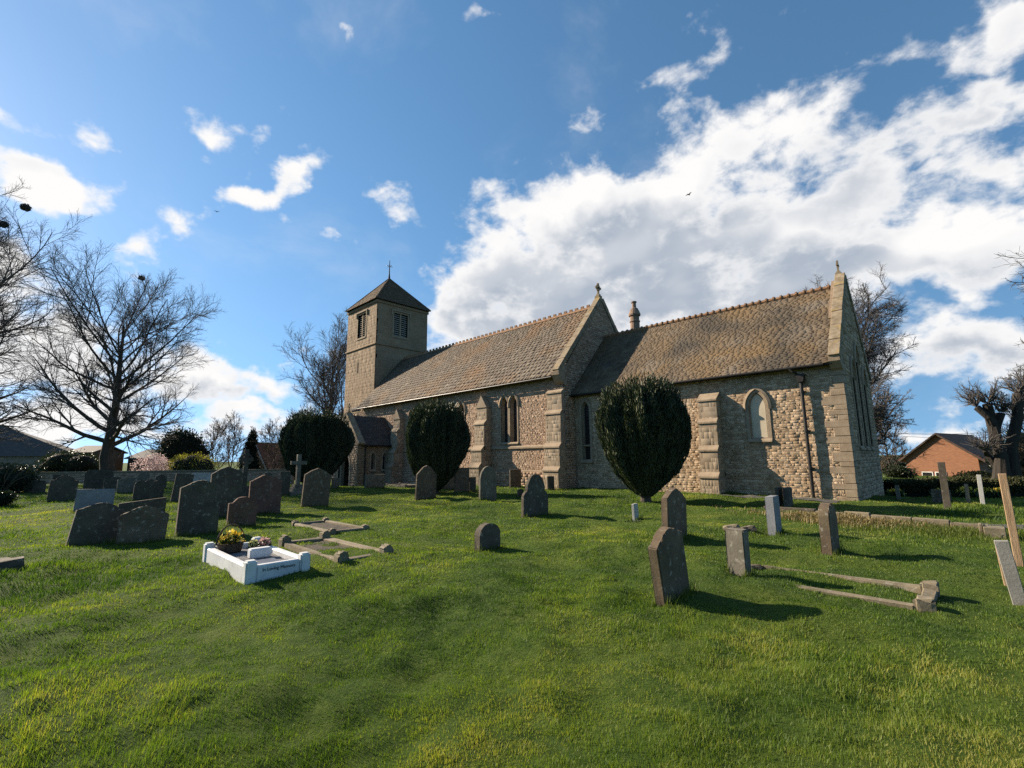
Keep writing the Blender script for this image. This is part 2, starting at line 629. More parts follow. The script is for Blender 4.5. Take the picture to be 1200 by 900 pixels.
MT['yewcore'] = material('dark_foliage_core', [(0, (.008, .010, .006)), (1, (.016, .018, .010))], 3, bump=.6, rand=False)  # dark opaque fill inside crowns, shrubs and hedge, closes the view through them
MT['soil'] = material('soil', [(0, (.035, .028, .02)), (1, (.09, .07, .05))], 8, bump=.8)
MT['tarmac'] = material('worn_tarmac', [(0, (.055, .052, .048)), (.6, (.085, .08, .073)), (1, (.13, .12, .105))], 3.5, bump=.5, bscale=60, rand=False)
MT['wood'] = material('sawn_timber', [(0, (.20, .13, .07)), (.5, (.30, .20, .115)), (1, (.40, .29, .18))], 3, bump=.4, bscale=20, stretch=(6, 6, .6), spots=[((.07, .05, .03), 5, .62, .7, .7)])
MT['brick'] = None


def leaf_mat(name, a, b, tr=.25, tint=(1.1, 1.25, .5), attr=.6, rough=.6):
    return material(name, [(0, a), (1, b)], 1.3, attr=attr, bump=0, rough=rough, transl=(tr, tint), rand=False)


# ------------------------------------------------------------------ ground


def build_ground():
    r1 = np.concatenate([np.linspace(.05, .9, 12), .9 * np.power(1.0175, np.arange(1, 245))])
    r2 = r1[-1] * np.power(1.16, np.arange(1, 28))
    rr = np.concatenate([r1, r2])
    na = 760
    fa = math.atan2(FH[1], FH[0])
    # finer steps in the half turn that holds the churchyard
    u = np.linspace(-1, 1, na, endpoint=False)
    an = fa + np.pi * (.55 * u + .45 * u ** 3)
    R, A = np.meshgrid(rr, an, indexing='ij')
    X = CAM[0] + R * np.cos(A)
    Y = CAM[1] + R * np.sin(A)
    Z = hgt(X, Y)
    V = np.stack([X, Y, Z], -1).reshape(-1, 3)
    i, j = np.meshgrid(np.arange(len(rr) - 1), np.arange(na), indexing='ij')
    j2 = (j + 1) % na
    q = np.stack([i * na + j, (i + 1) * na + j, (i + 1) * na + j2, i * na + j2], -1).reshape(-1, 4)
    c = np.arange(na)
    V = np.vstack([V, [[CAM[0], CAM[1], hz(CAM[0], CAM[1])]]])
    t = np.stack([c, (c + 1) % na, np.full(na, len(V) - 1)], -1)
    m = bpy.data.materials.new('turf')
    m.use_nodes = True
    nt = m.node_tree
    N, L = nt.nodes.new, nt.links.new
    b = nt.nodes['Principled BSDF']
    b.inputs['Roughness'].default_value = .95
    b.inputs['Specular IOR Level'].default_value = .1
    tc = N('ShaderNodeTexCoord')

    def noise(s, d=5, r=.6):
        n = N('ShaderNodeTexNoise')
        n.inputs['Scale'].default_value = s
        n.inputs['Detail'].default_value = d
        n.inputs['Roughness'].default_value = r
        L(tc.outputs['Object'], n.inputs['Vector'])
        return n.outputs[0]

    def ramp(f, cols):
        r = N('ShaderNodeValToRGB')
        e = r.color_ramp.elements
        e[0].position, e[0].color = cols[0][0], (*cols[0][1], 1)
        e[1].position, e[1].color = cols[-1][0], (*cols[-1][1], 1)
        for p, c_ in cols[1:-1]:
            q_ = e.new(p)
            q_.color = (*c_, 1)
        L(f, r.inputs[0])
        return r.outputs[0]
    c1 = ramp(noise(.55, 6), [(.3, (.022, .044, .008)), (.5, (.052, .088, .014)), (.68, (.11, .13, .024))])
    c2 = ramp(noise(9, 6, .7), [(.3, (.014, .027, .006)), (.5, (.046, .078, .013)), (.72, (.12, .15, .028))])
    mx = N('ShaderNodeMix')
    mx.data_type = 'RGBA'
    mx.inputs[0].default_value = .5
    L(c1, mx.inputs[6])
    L(c2, mx.inputs[7])
    L(mx.outputs[2], b.inputs['Base Color'])
    bp = N('ShaderNodeBump')
    bp.inputs['Strength'].default_value = .9
    bp.inputs['Distance'].default_value = .06
    L(noise(14, 8, .75), bp.inputs['Height'])
    L(bp.outputs[0], b.inputs['Normal'])
    o = mesh_np('ground', V, [q, t], m, smooth=True)
    tag(o, 'lumpy mown churchyard lawn', 'ground', kind='structure')


build_ground()

NO_GRASS = []     # (x0,x1,y0,y1) rectangles without blades


def build_grass():
    """short blades all over the lawn, wider apart with distance"""
    n = 1050000
    u = RNG.random(n)
    d = 1.1 * np.power(46 / 1.1, u)
    fa = math.atan2(FH[1], FH[0])
    a = fa + RNG.uniform(-1.08, 1.08, n)
    x = CAM[0] + d * np.cos(a)
    y = CAM[1] + d * np.sin(a)
    keep = np.ones(n, bool)
    for (x0, x1, y0, y1) in NO_GRASS:
        keep &= ~((x > x0) & (x < x1) & (y > y0) & (y < y1))
    # patchy: thin where worn
    patch = vnoise(x / 1.3, y / 1.3, 21) + .6 * vnoise(x / .5, y / .5, 22)
    tuft = vnoise(x / .13, y / .13, 23)
    tuft2 = vnoise(x / .38, y / .38, 24)
    keep &= RNG.random(n) < np.clip(.84 + .3 * patch + .8 * tuft + .7 * tuft2, .2, 1)
    x, y, d, patch, tuft = x[keep], y[keep], d[keep], patch[keep], tuft[keep]
    n = len(x)
    z = hgt(x, y) - .006
    h = (.018 + .020 * RNG.random(n)) * (1 + .75 * np.clip(patch, -.35, .7)) * (1 + .8 * tuft)
    rough = sstep(vnoise(x / 3.1 + 5, y / 3.1, 31), .12, .3)
    h *= 1 + .7 * rough
    east = sstep(x, 13.2, 15.0) * sstep(y, -10.5, -6.6)
    h *= 1 + .35 * east
    h *= 1 + .012 * d
    w = np.maximum(.0028, d * .00080) * RNG.uniform(.7, 1.3, n)
    az = RNG.uniform(0, 2 * np.pi, n)
    lean = RNG.uniform(.05, .8, n)
    la = 1.2 + 2 * np.pi * vnoise(x / .7, y / .7, 41) + RNG.normal(0, 1.3, n)
    sx, sy = np.cos(az) * w / 2, np.sin(az) * w / 2
    lx, ly = np.cos(la) * h * lean, np.sin(la) * h * lean
    hz_ = h * np.sqrt(np.clip(1 - .45 * lean ** 2, .2, 1))
    b0 = np.stack([x - sx, y - sy, z], -1)
    b1 = np.stack([x + sx, y + sy, z], -1)
    m0 = np.stack([x - sx * .75 + lx * .32, y - sy * .75 + ly * .32, z + hz_ * .6], -1)
    m1 = np.stack([x + sx * .75 + lx * .32, y + sy * .75 + ly * .32, z + hz_ * .6], -1)
    tp = np.stack([x + lx, y + ly, z + hz_], -1)
    V = np.stack([b0, b1, m1, m0, tp], 1).reshape(-1, 3)
    k = np.arange(n)[:, None] * 5
    q = np.concatenate([k, k + 1, k + 2, k + 3], 1)
    t = np.concatenate([k + 3, k + 2, k + 4], 1)
    hue = np.clip(.45 + .6 * vnoise(x / 1.9, y / 1.9, 51) + .6 * vnoise(x / .6, y / .6, 52) + .35 * vnoise(x / .22, y / .22, 53) + RNG.normal(0, .17, n) + .12 * sstep(d, 8, 25) - .2 * rough, 0, 1)
    mat = material('grass_blades', [(0, (.022, .054, .010)), (.32, (.070, .128, .017)), (.66, (.160, .222, .030)), (1, (.33, .31, .075))], 2, attr=1.0, bump=0, rough=.55, spec=.35,
                   transl=(.45, (1.25, 1.3, .45)), rand=False)
    o = mesh_np('grass', V, [q, t], mat, attrs={'rnd': np.repeat(hue, 5)})
    tag(o, 'short mown grass blades covering the churchyard lawn', 'grass', kind='stuff')


# ------------------------------------------------------------------ masonry and tiling
def inpoly(u, v, poly):
    poly = np.asarray(poly)
    c = np.zeros(u.shape, bool)
    j = len(poly) - 1
    for i in range(len(poly)):
        xi, yi = poly[i]
        xj, yj = poly[j]
        hit = ((yi > v) != (yj > v)) & (u < (xj - xi) * (v - yi) / (yj - yi + 1e-12) + xi)
        c ^= hit
        j = i
    return c


def stones(name, O, U, Nn, outline, holes, rows, widths, gap=.010, proud=(.004, .03), jit=.007, mat=None, parent=None, W=(0, 0, 1), seed=1, skew=0.5):
    """coursed stones standing a little proud of a wall face"""
    rg = np.random.default_rng(seed)
    O, U, Nn, W = (np.array(q, float) for q in (O, U, Nn, W))
    out = np.asarray(outline)
    u0, v0 = out.min(0)
    u1, v1 = out.max(0)
    R = []
    v = v0
    while v < v1:
        hh = rg.uniform(*rows)
        u = u0 - rg.uniform(0, widths[1])
        split = rg.random() < skew
        while u < u1:
            ww = rg.uniform(*widths) * (.75 + .5 * (hh - rows[0]) / (rows[1] - rows[0] + 1e-9))
            if split and rg.random() < .3 and hh > (rows[0] + rows[1]) * .5:
                k = rg.uniform(.35, .65)
                R.append((u, u + ww, v, v + hh * k))
                R.append((u, u + ww * .9, v + hh * k, v + hh))
            else:
                R.append((u, u + ww, v, v + hh))
            u += ww
        v += hh
    R = np.array(R)

    def ok(Q):
        g = np.ones(len(Q), bool)
        for fu in (0, .5, 1):
            for fv in (0, 1):
                pu = Q[:, 0] + (Q[:, 1] - Q[:, 0]) * (fu * .96 + .02)
                pv = Q[:, 2] + (Q[:, 3] - Q[:, 2]) * (fv * .9 + .05)
                g &= inpoly(pu, pv, outline)
                for hpoly in holes:
                    g &= ~inpoly(pu, pv, hpoly)
        return g
    g = ok(R)
    bad = R[~g]
    parts = [R[g]]
    for k in range(4):                          # pieces of the stones that a hole or an edge cuts
        B = bad.copy()
        w = (bad[:, 1] - bad[:, 0]) / 4
        B[:, 0] = bad[:, 0] + w * k
        B[:, 1] = B[:, 0] + w
        parts.append(B[ok(B)])
    R = np.concatenate(parts)
    n = len(R)
    gp = gap * rg.uniform(.5, 1.3, (n, 1))
    ul, ur, vb, vt = R[:, 0:1] + gp / 2, R[:, 1:2] - gp / 2, R[:, 2:3] + gp / 2, R[:, 3:4] - gp / 2
    cu = np.concatenate([ul, ur, ur, ul], 1) + rg.normal(0, jit, (n, 4))
    cv = np.concatenate([vb, vb, vt, vt], 1) + rg.normal(0, jit * .8, (n, 4))
    pr = rg.uniform(*proud, (n, 1)) + rg.normal(0, proud[1] * .10, (n, 4))
    pr = np.maximum(pr, .001)
    mu, mv = cu.mean(1, keepdims=True), cv.mean(1, keepdims=True)
    ins = np.minimum(.007, (ur - ul) * .1)
    su = cu + np.sign(mu - cu) * ins
    sv = cv + np.sign(mv - cv) * np.minimum(.007, (vt - vb) * .1)

    def P(a, b, c):
        return O + a[..., None] * U + b[..., None] * W + c[..., None] * Nn
    back = P(cu, cv, np.zeros_like(cu))
    front = P(su, sv, pr)
    V = np.concatenate([back, front], 1).reshape(-1, 3)
    k = np.arange(n)[:, None] * 8
    F = [k + np.array([4, 5, 6, 7])]
    for i in range(4):
        j = (i + 1) % 4
        F.append(k + np.array([i, j, 4 + j, 4 + i]))
    if np.dot(np.cross(U, W), Nn) < 0:
        F = [f[:, ::-1] for f in F]
    rnd = np.repeat(rg.random(n), 8)
    return mesh_np(name, V, [np.concatenate(F)], mat, parent, {'rnd': rnd})


def wall_panel(mb, O, U, Nn, outline, holes, thick):
    """flat wall with openings: front face, back face and reveals"""
    O, U, Nn = Vector(O), Vector(U), Vector(Nn)
    W = Vector((0, 0, 1))
    bm = bmesh.new()
    loops = []
    for lp in [outline] + list(holes):
        vs = [bm.verts.new(O + U * a + W * b) for a, b in lp]
        for i in range(len(vs)):
            loops.append(bm.edges.new((vs[i], vs[(i + 1) % len(vs)])))
    r = bmesh.ops.triangle_fill(bm, use_beauty=True, use_dissolve=False, edges=loops, normal=Nn)
    fs = [f for f in r['geom'] if isinstance(f, bmesh.types.BMFace)]
    ex = bmesh.ops.extrude_face_region(bm, geom=fs)
    for v in ex['geom']:
        if isinstance(v, bmesh.types.BMVert):
            v.co -= Nn * thick
    me = bpy.data.meshes.new('tmp')
    bm.to_mesh(me)
    bm.free()
    mb.bm.from_mesh(me)
    bpy.data.meshes.remove(me)


def arch(c, z0, w, zt, m=0.0, n=7, top=None):
    """pointed opening: list of (u,v) from the lower left corner, the arch included; m widens it all round"""
    hw = w / 2
    rise = min(w * .92, (zt - z0) * .8)
    zs = zt - rise
    # circle through (hw,0) and (0,rise) centred on the springing line
    r = (hw * hw + rise * rise) / (2 * hw)
    cx = hw - r
    pts = [(c - hw - m, z0 - m), (c + hw + m, z0 - m), (c + hw + m, zs)]
    R = r + m
    amax = math.acos(min(1, max(-1, -cx / R)))
    for i in range(1, n + 1):
        a = amax * i / n
        pts.append((c + cx + R * math.cos(a), zs + R * math.sin(a)))
    for i in range(n - 1, -1, -1):
        a = amax * i / n
        pts.append((c - cx - R * math.cos(a), zs + R * math.sin(a)))
    return pts


def hood_pts(c, z0, w, zt, m, drop=.12, n=9):
    a = arch(c, z0, w, zt, m, n)
    arc = a[2:]
    arc = [(arc[0][0], arc[0][1] - drop)] + arc + [(arc[-1][0], arc[-1][1] - drop)]
    return arc


def lancet(parent, name, O, U, Nn, c, z0, w, zt, sur=.13, proud=.035, depth=.24, splay=.05, glass='glass', hood=True, glassname='glass', smat='ashlar', mullion=None, label=None):
    """a pointed window: dressed surround, glass and a hood mould"""
    O, U, Nn, W = Vector(O), Vector(U), Vector(Nn), Vector((0, 0, 1))

    def lift(pts, d):
        return [O + U * a + W * b + Nn * d for a, b in pts]
    mb = MB()
    outer, inner, deep = arch(c, z0, w, zt, sur), arch(c, z0, w, zt, 0), arch(c, z0, w, zt, -splay)
    mb.strip([lift(outer, -.02), lift(outer, proud), lift(inner, proud), lift(inner, -.03), lift(deep, -depth - .02)])
    # sloping sill
    mb.prism([O + U * (c - w / 2 - sur) + W * (z0 - sur) + Nn * 0.0, O + U * (c - w / 2 - sur) + W * (z0 - sur) + Nn * .10,
              O + U * (c - w / 2 - sur) + W * (z0 - sur + .05) + Nn * .10, O + U * (c - w / 2 - sur) + W * (z0 + .02) + Nn * .036], U * (w + 2 * sur))
    win = mb.build(name, MT[smat], parent)
    if label:
        win['label'] = label
    g = MB()
    gp = lift(deep, -depth)
    g.poly(gp)
    gl = g.build(glassname, MT[glass], win)
    if mullion is not None:
        b = MB()
        p = O + W * mullion - Nn * (depth - .01)
        b.prism([p + U * (c - w / 2), p + U * (c + w / 2), p + U * (c + w / 2) + W * .09, p + U * (c - w / 2) + W * .09], Nn * .14)
        b.build('transom', MT[smat], win)
    if hood:
        h = MB()
        p0, p1 = hood_pts(c, z0, w, zt, sur * .85), hood_pts(c, z0, w, zt, sur * .85 + .10)
        h.strip([lift(p0, 0), lift(p0, .10), lift(p1, .07), lift(p1, 0)], closed=False)
        for e in (0, -1):
            h.poly([lift(p0, 0)[e], lift(p0, .10)[e], lift(p1, .07)[e], lift(p1, 0)[e]])
        h.build('hood_mould', MT[smat], win)
    return win


def tiles(name, O, U, S, Nn, length, slope, inside, row, width, thick=.02, lift=.012, mat=None, parent=None, seed=3, jig=.006, even=False):
    """overlapping courses of tiles; O eave corner, U along the eave, S up the slope"""
    rg = np.random.default_rng(seed)
    O, U, S, Nn = (np.array(q, float) for q in (O, U, S, Nn))
    R = []
    k = 0
    v = -.03
    while v < slope:
        e = row(v / slope) if callable(row) else row
        u = -rg.uniform(0, width[1])
        while u < length:
            w = rg.uniform(*width)
            R.append((max(u, 0), min(u + w, length), v, v + e * 1.35))
            u += w
        v += e
        k += 1
    R = np.array(R)
    R = R[R[:, 1] - R[:, 0] > .03]
    R[:, 3] = np.minimum(R[:, 3], slope)
    if inside is not None:
        g = inside((R[:, 0] + R[:, 1]) / 2, (R[:, 2] + R[:, 3]) / 2)
        R = R[g]
    n = len(R)
    gp = -.0015 if even else .0015
    ul, ur, vb, vt = R[:, 0] + gp, R[:, 1] - gp, R[:, 2] + rg.normal(0, jig, n), R[:, 3]
    q_ = .05 if even else min(1.0, thick / .02)
    t0 = thick + lift + (np.abs(rg.normal(0, .005, n)) + rg.normal(0, .003, n)) * q_
    tl, tr = t0 + rg.normal(0, .004, n) * q_, t0 + rg.normal(0, .004, n) * q_
    top = np.full(n, .006 * q_)
    rot = rg.normal(0, .004, n)

    def P(a, b, c):
        return O + a[:, None] * U + b[:, None] * S + c[:, None] * Nn
    V = np.stack([P(ul, vb + rot, tl), P(ur, vb - rot, tr), P(ur, vt, top), P(ul, vt, top),
                  P(ul, vb + rot, tl - thick), P(ur, vb - rot, tr - thick)], 1).reshape(-1, 3)
    k = np.arange(n)[:, None] * 6
    F = [np.concatenate([k + np.array([0, 1, 2, 3]), k + np.array([4, 5, 1, 0])])]
    T = [np.concatenate([k + np.array([4, 0, 3]), k + np.array([1, 5, 2])])]
    return mesh_np(name, V, F + T, mat, parent, {'rnd': np.repeat(rg.random(n), 6)})


def rot_about(p, axis, ang):
    return Matrix.Translation(p) @ Matrix.Rotation(ang, 4, axis) @ Matrix.Translation(-Vector(p))


# ------------------------------------------------------------------ the church
LN, HN, RN = 22.34, 5.30, 10.17         # nave: length, eave, ridge
YR = 4.0                                 # the ridge line
CY, LC, HC, RC = 0.886, 12.283, 4.27, 8.15   # chancel: south face, length, eave, ridge
CYN = 2 * 4.2 - CY
YC = 4.2
TA, HT, AT, ST = 2.81, 15.64, 19.05, 11.32   # tower: half width, eave, apex, string course
TX0, TX1, TY0, TY1 = -LN - 2 * TA, -LN, YR - TA, YR + TA


def build_church():
    ch = empty('church', (-5, 4, -.8), 'old stone village church with square tower, long nave and lower chancel', 'church')
    EX, SO = (1, 0, 0), (0, -1, 0)
    ns = (RN - HN) / (YR + .35)          # slopes
    cs = (RC - HC) / (YC - (CY - .3))

    # ---- nave walls
    wins = []
    lan = []                             # (centre, sill, width, top)
    for c0 in (-4.17, -9.0, -14.9):
        if c0 == -14.9:
            lan.append((-14.45, 1.75, .55, 4.45))
        else:
            for s in (-1, 1):
                lan.append((c0 + s * .385, 1.75, .58, 4.5))
    ow = [(-LN, -1.7), (-.02, -1.7), (-.02, HN - .05), (-LN, HN - .05)]
    holes = [arch(*q, .0) for q in lan]
    mb = MB()
    wall_panel(mb, (0, 0, 0), EX, SO, ow, holes, .5)
    # north and west walls
    mb.box((-LN, 2 * YR - .5, -1.8), (-.02, 2 * YR, HN))
    mb.box((-LN + .02, .5, -1.8), (-LN + .5, 2 * YR - .5, HN))
    nw = mb.build('nave_wall', MT['mortar'], ch)
    stones('nave_stonework', (0, 0, 0), EX, SO, [(-LN, -1.5), (-.03, -1.5), (-.03, HN - .12), (-LN, HN - .12)],
           [arch(*q, .12) for q in lan], (.045, .12), (.07, .26), mat=MT['nave'], parent=nw, seed=5, proud=(.001, .011))
    g = MB()
    gab = [(CY - .05 - 0.86, -1.5), (2 * YR, -1.5), (2 * YR, HN + .25), (YR, RN + .28), (-.30 + .3, HN + .2)]
    gab[0] = (.0, -1.5)
    wall_panel(g, (-.02, 0, 0), (0, 1, 0), EX, gab, [], .45)
    gw = g.build('nave_gable_wall', MT['mortar'], ch)
    stones('gable_stonework', (-.02, 0, 0), (0, 1, 0), EX, [(a, b) for a, b in gab], [], (.09, .17), (.13, .36), mat=MT['nave'], parent=gw, seed=6)
    # plinth and string course
    for nm, z0, z1, d in (('plinth', -1.6, .12, .10), ('string_course', 1.38, 1.50, .09)):
        b = MB()
        b.prism([(-LN + 3.0, 0, z0), (-LN + 3.0, -d, z0), (-LN + 3.0, -d, z1 - .03), (-LN + 3.0, -.02, z1 + .05), (-LN + 3.0, 0, z1 + .05)], (LN - 3.8, 0, 0))
        ob = b.build(nm, MT['ashlar'] if nm != 'plinth' else MT['mortar'], ch)
        if nm == 'plinth':
            stones('plinth_stonework', (0, -d, 0), EX, SO, [(-LN + 3.0, z0), (-.8, z0), (-.8, z1 - .04), (-LN + 3.0, z1 - .04)], [], (.11, .2), (.2, .5), mat=MT['nave'], parent=ob, seed=7)
    for q in lan:
        lancet(ch, 'window', (0, 0, 0), EX, SO, *q, sur=.10, depth=.26)

    # ---- buttresses
    def buttress(x0, x1, y, stages, gable=None, mat='nave', seed=1):
        """stages: (depth, top z) from below; each ends in a sloping weathering"""
        b = MB()
        z = -1.6
        prev = None
        fr = []
        for i, (d, zt) in enumerate(stages):
            nd = stages[i + 1][0] if i + 1 < len(stages) else 0.0
            rise = (d - nd) * (1.1 if i + 1 < len(stages) else .75)
            prof = [(x0, y, z), (x0, y - d, z), (x0, y - d, zt)]
            if gable and i + 1 == len(stages):
                b.box((x0, y - d, z), (x1, y, zt))
                xm = (x0 + x1) / 2
                b.prism([(x0 - .05, y - d - .05, zt + .003), (x1 + .05, y - d - .05, zt + .003), (xm, y - d - .05, gable)], (0, d + .05, 0))
            else:
                prof += [(x0, y - nd, zt + rise), (x0, y, zt + rise)]
                b.prism(prof, (x1 - x0, 0, 0))
                # projecting drip stone under the weathering
                b.prism([(x0 - .03, y - d - .05, zt - .07), (x0 - .03, y - d - .05, zt), (x0 - .03, y - nd - .004, zt + rise + .03), (x0 - .03, y - nd - .004, zt - .07)], (x1 - x0 + .06, 0, 0))
            fr.append((d, z, zt - .08))
            z = zt + rise if i + 1 < len(stages) else zt
            z = zt
        bo = b.build('buttress', MT['ashlar'], ch)
        for i, (d, za, zb) in enumerate(fr):
            stones('buttress_stonework', (0, y - d, 0), EX, SO, [(x0, za), (x1, za), (x1, zb), (x0, zb)], [], (.17, .30), (.30, .7), mat=MT['ashlar'], parent=bo, seed=seed + i, gap=.005, proud=(.001, .005), jit=.003)
            stones('buttress_stonework', (x1, y, 0), (0, -1, 0), EX, [(0.02, za), (d, za), (d, zb), (0.02, zb)], [], (.12, .22), (.18, .4), mat=MT[mat], parent=bo, seed=seed + 9 + i, gap=.006, proud=(.001, .006), jit=.003)
        return bo
    buttress(-6.62, -5.72, 0, [(1.05, .35), (.85, 1.35), (.62, 2.95), (.42, 3.95)], gable=4.72, seed=20)
    buttress(-16.3, -15.4, 0, [(1.05, .3), (.85, 1.35), (.62, 2.95), (.42, 3.85)], gable=4.65, seed=40)
    buttress(-11.9, -11.0, 0, [(1.05, .35), (.85, 1.35), (.62, 2.95), (.42, 3.9)], gable=4.68, seed=60)
    buttress(-1.02, .02, 0, [(.70, .2), (.56, 1.42), (.40, 3.2), (.26, 4.35)], seed=80)

    # ---- nave roof
    sn = Vector((0, YR + .35, RN - HN))
    slen = sn.length
    sd = sn.normalized()
    nn = Vector((0, -sd.z, sd.y))
    r = MB()
    r.prism([(-LN, -.35, HN - .02), (-LN, YR, RN - .02), (-LN, 2 * YR + .35, HN - .02), (-LN, 2 * YR + .35, HN - .14), (-LN, YR, RN - .16), (-LN, -.35, HN - .14)], (LN - .36, 0, 0))
    ro = r.build('nave_roof', MT['under'], ch)
    tiles('nave_roof_slates', (-LN, -.38, HN - .03), EX, sd, nn, LN - .38, slen - .02, None, lambda t: .36 - .17 * t, (.16, .42), thick=.026, mat=MT['nave_tile'], parent=ro, seed=8)
    b = MB()
    k = -LN + .2
    while k < -.6:
        b.prism([(k, YR - .17, RN - .10), (k, YR, RN + .09), (k, YR + .17, RN - .10)], (.44, 0, 0))
        b.box((k + .11, YR - .035, RN + .05), (k + .34, YR + .035, RN + .22))
        k += .455
    b.build('ridge_crest', MT['ridge'], ch)
    # coping of the east gable
    def coping(x0, x1, y0, z0, y1, z1, n, mat, name):
        c = MB()
        for i in range(n):
            a0, a1 = i / n, (i + 1) / n - .004
            p, q = Vector((0, y0 + (y1 - y0) * a0, z0 + (z1 - z0) * a0)), Vector((0, y0 + (y1 - y0) * a1, z0 + (z1 - z0) * a1))
            t = (q - p).normalized()
            nrm = Vector((0, -t.z, t.y)) if y1 > y0 else Vector((0, t.z, -t.y))
            th = .17 + random.uniform(-.01, .01)
            pts = [p - nrm * .10, q - nrm * .10, q + nrm * th, p + nrm * th]
            dx = random.uniform(-.008, .008)
            c.prism([(x0 + dx, *v.yz) for v in pts], (x1 - x0, 0, 0))
        c.bevel(.012)
        return c.build(name, mat, ch)
    coping(-.38, .05, -.40, HN + .12, YR - .03, RN + .36, 7, MT['coping'], 'gable_coping')
    coping(-.38, .05, 2 * YR + .40, HN + .12, YR + .03, RN + .36, 7, MT['coping'], 'gable_coping')
    b = MB()       # kneeler
    b.prism([(-.47, .12, HN - .62), (-.47, -.20, HN - .40), (-.47, -.46, HN - .05), (-.47, -.50, HN + .14), (-.47, .12, HN + .62)], (.52, 0, 0))
    b.build('kneeler', MT['ashlar'], ch)

    def wheel_cross(base, axis, s, name, mat, ring=True):
        """stone gable cross; axis: the arms' direction"""
        c = MB()
        A = Vector(axis)
        B = Vector(base)
        P_ = A.cross(Vector((0, 0, 1)))

        def bar(p, q, w, t):
            p, q = Vector(p), Vector(q)
            d = (q - p).normalized()
            sdv = d.cross(P_)
            c.prism([p - sdv * w - P_ * t, p + sdv * w - P_ * t, q + sdv * w * 1.25 - P_ * t, q - sdv * w * 1.25 - P_ * t], P_ * 2 * t)
        Z = Vector((0, 0, 1))
        c.box(B + Vector((-.16, -.16, 0)) * s, B + Vector((.16, .16, .18)) * s)
        c.box(B + Vector((-.11, -.11, .18)) * s, B + Vector((.11, .11, .28)) * s)
        ctr = B + Z * .72 * s
        bar(B + Z * .26 * s, ctr, .05 * s, .05 * s)
        bar(ctr, ctr + Z * .30 * s, .05 * s, .05 * s)
        bar(ctr, ctr + A * .27 * s, .05 * s, .05 * s)
        bar(ctr, ctr - A * .27 * s, .05 * s, .05 * s)
        if ring:
            pts = [ctr + (A * math.cos(a) + Z * math.sin(a)) * .19 * s for a in np.linspace(0, 2 * math.pi, 17)]
            c.tube(pts, .035 * s, 6, caps=False)
        return c.build(name, mat, ch)
    wheel_cross((-.2, YR, RN + .42), (0, 1, 0), 1.0, 'gable_cross', MT['coping'])

    # ---- nave gutter and downpipe
    b = MB()
    b.tube([(-LN, -.44, HN - .13), (-.5, -.44, HN - .13)], .055, 8)
    b.build('gutter', MT['iron'], ch)
    b = MB()
    b.tube([(-10.75, -.42, HN - .14), (-10.75, -.10, HN - .45), (-10.75, -.09, -1.2)], .045, 8)
    b.build('downpipe', MT['iron'], ch)

    # ---- chancel walls
    lc = [(.72, .70, .50, 3.82), (4.55, 1.3, .5, 3.7)]
    blk = (9.27, 1.50, .66, 3.42)
    ow = [(0, -1.6), (LC, -1.6), (LC, HC - .02), (0, HC - .02)]
    mb = MB()
    wall_panel(mb, (0, CY, 0), EX, SO, ow, [arch(*q) for q in lc + [blk]], .5)
    mb.box((0, CYN - .5, -1.9), (LC - .5, CYN, HC))
    cw = mb.build('chancel_wall', MT['mortar'], ch)
    stones('chancel_stonework', (0, CY, 0), EX, SO, [(0.02, -1.5), (LC - .30, -1.5), (LC - .30, HC - .06), (.02, HC - .06)],
           [arch(*q, .13) for q in lc + [blk]], (.060, .135), (.09, .34), mat=MT['chancel'], parent=cw, seed=11, proud=(.001, .011), jit=.007)
    g = MB()
    ez = RC + .28
    gab = [(CY + .004, -1.9), (CYN, -1.9), (CYN, HC + .1), (YC, ez), (CY + .004, HC + .1)]
    tri = [(YC + o, 1.15, .62, t) for o, t in ((-1.35, 4.5), (0, 5.3), (1.35, 4.5))]
    wall_panel(g, (LC, 0, 0), (0, 1, 0), EX, gab, [arch(*q) for q in tri], .5)
    ge = g.build('chancel_gable_wall', MT['mortar'], ch)
    stones('gable_stonework', (LC, 0, 0), (0, 1, 0), EX, [(CY + .42, -1.8), (CYN, -1.8), (CYN, HC), (YC, ez - .1), (CY + .42, HC + .45)], [arch(*q, .14) for q in tri], (.09, .18), (.15, .5), mat=MT['chancel'], parent=ge, seed=12)
    # quoins
    q = MB()
    z = -1.5
    i = 0
    while z < HC - .15:
        h = random.uniform(.16, .40)
        h = min(h, HC - .05 - z)
        ls, le = ((.72, .40), (.40, .66))[i % 2]
        ls *= random.uniform(.7, 1.2)
        q.box((LC - ls, CY - .014 - random.uniform(0, .014), z + .005), (LC + .012 + random.uniform(0, .012), CY + le, z + h - .005))
        z += h
        i += 1
    q.bevel(.012)
    q.jitter(.004)
    q.build('quoins', MT['ashlar'], ch)
    for a in lc[:1]:
        lancet(ch, 'window', (0, CY, 0), EX, SO, *a, sur=.15, depth=.2, hood=False, mullion=1.42)
    lancet(ch, 'window', (0, CY, 0), EX, SO, *lc[1], sur=.15, depth=.2, hood=False)
    lancet(ch, 'blocked_window', (0, CY, 0), EX, SO, *blk, sur=.13, depth=.06, splay=.05, glass='blank', glassname='blocking', label='pointed window filled with pale cream blocking')
    for a in tri:
        lancet(ch, 'window', (LC, 0, 0), (0, 1, 0), EX, *a, sur=.14, depth=.2)
    buttress(7.02, 7.80, CY, [(.86, .0), (.72, 1.10), (.58, 2.28), (.46, 3.25)], seed=100, mat='chancel')

    # ---- chancel roof
    e0 = CY - .34
    sc_ = Vector((0, YC - e0, RC - HC))
    cl = sc_.length
    cd = sc_.normalized()
    cn = Vector((0, -cd.z, cd.y))
    e1 = 2 * YC - e0
    r = MB()
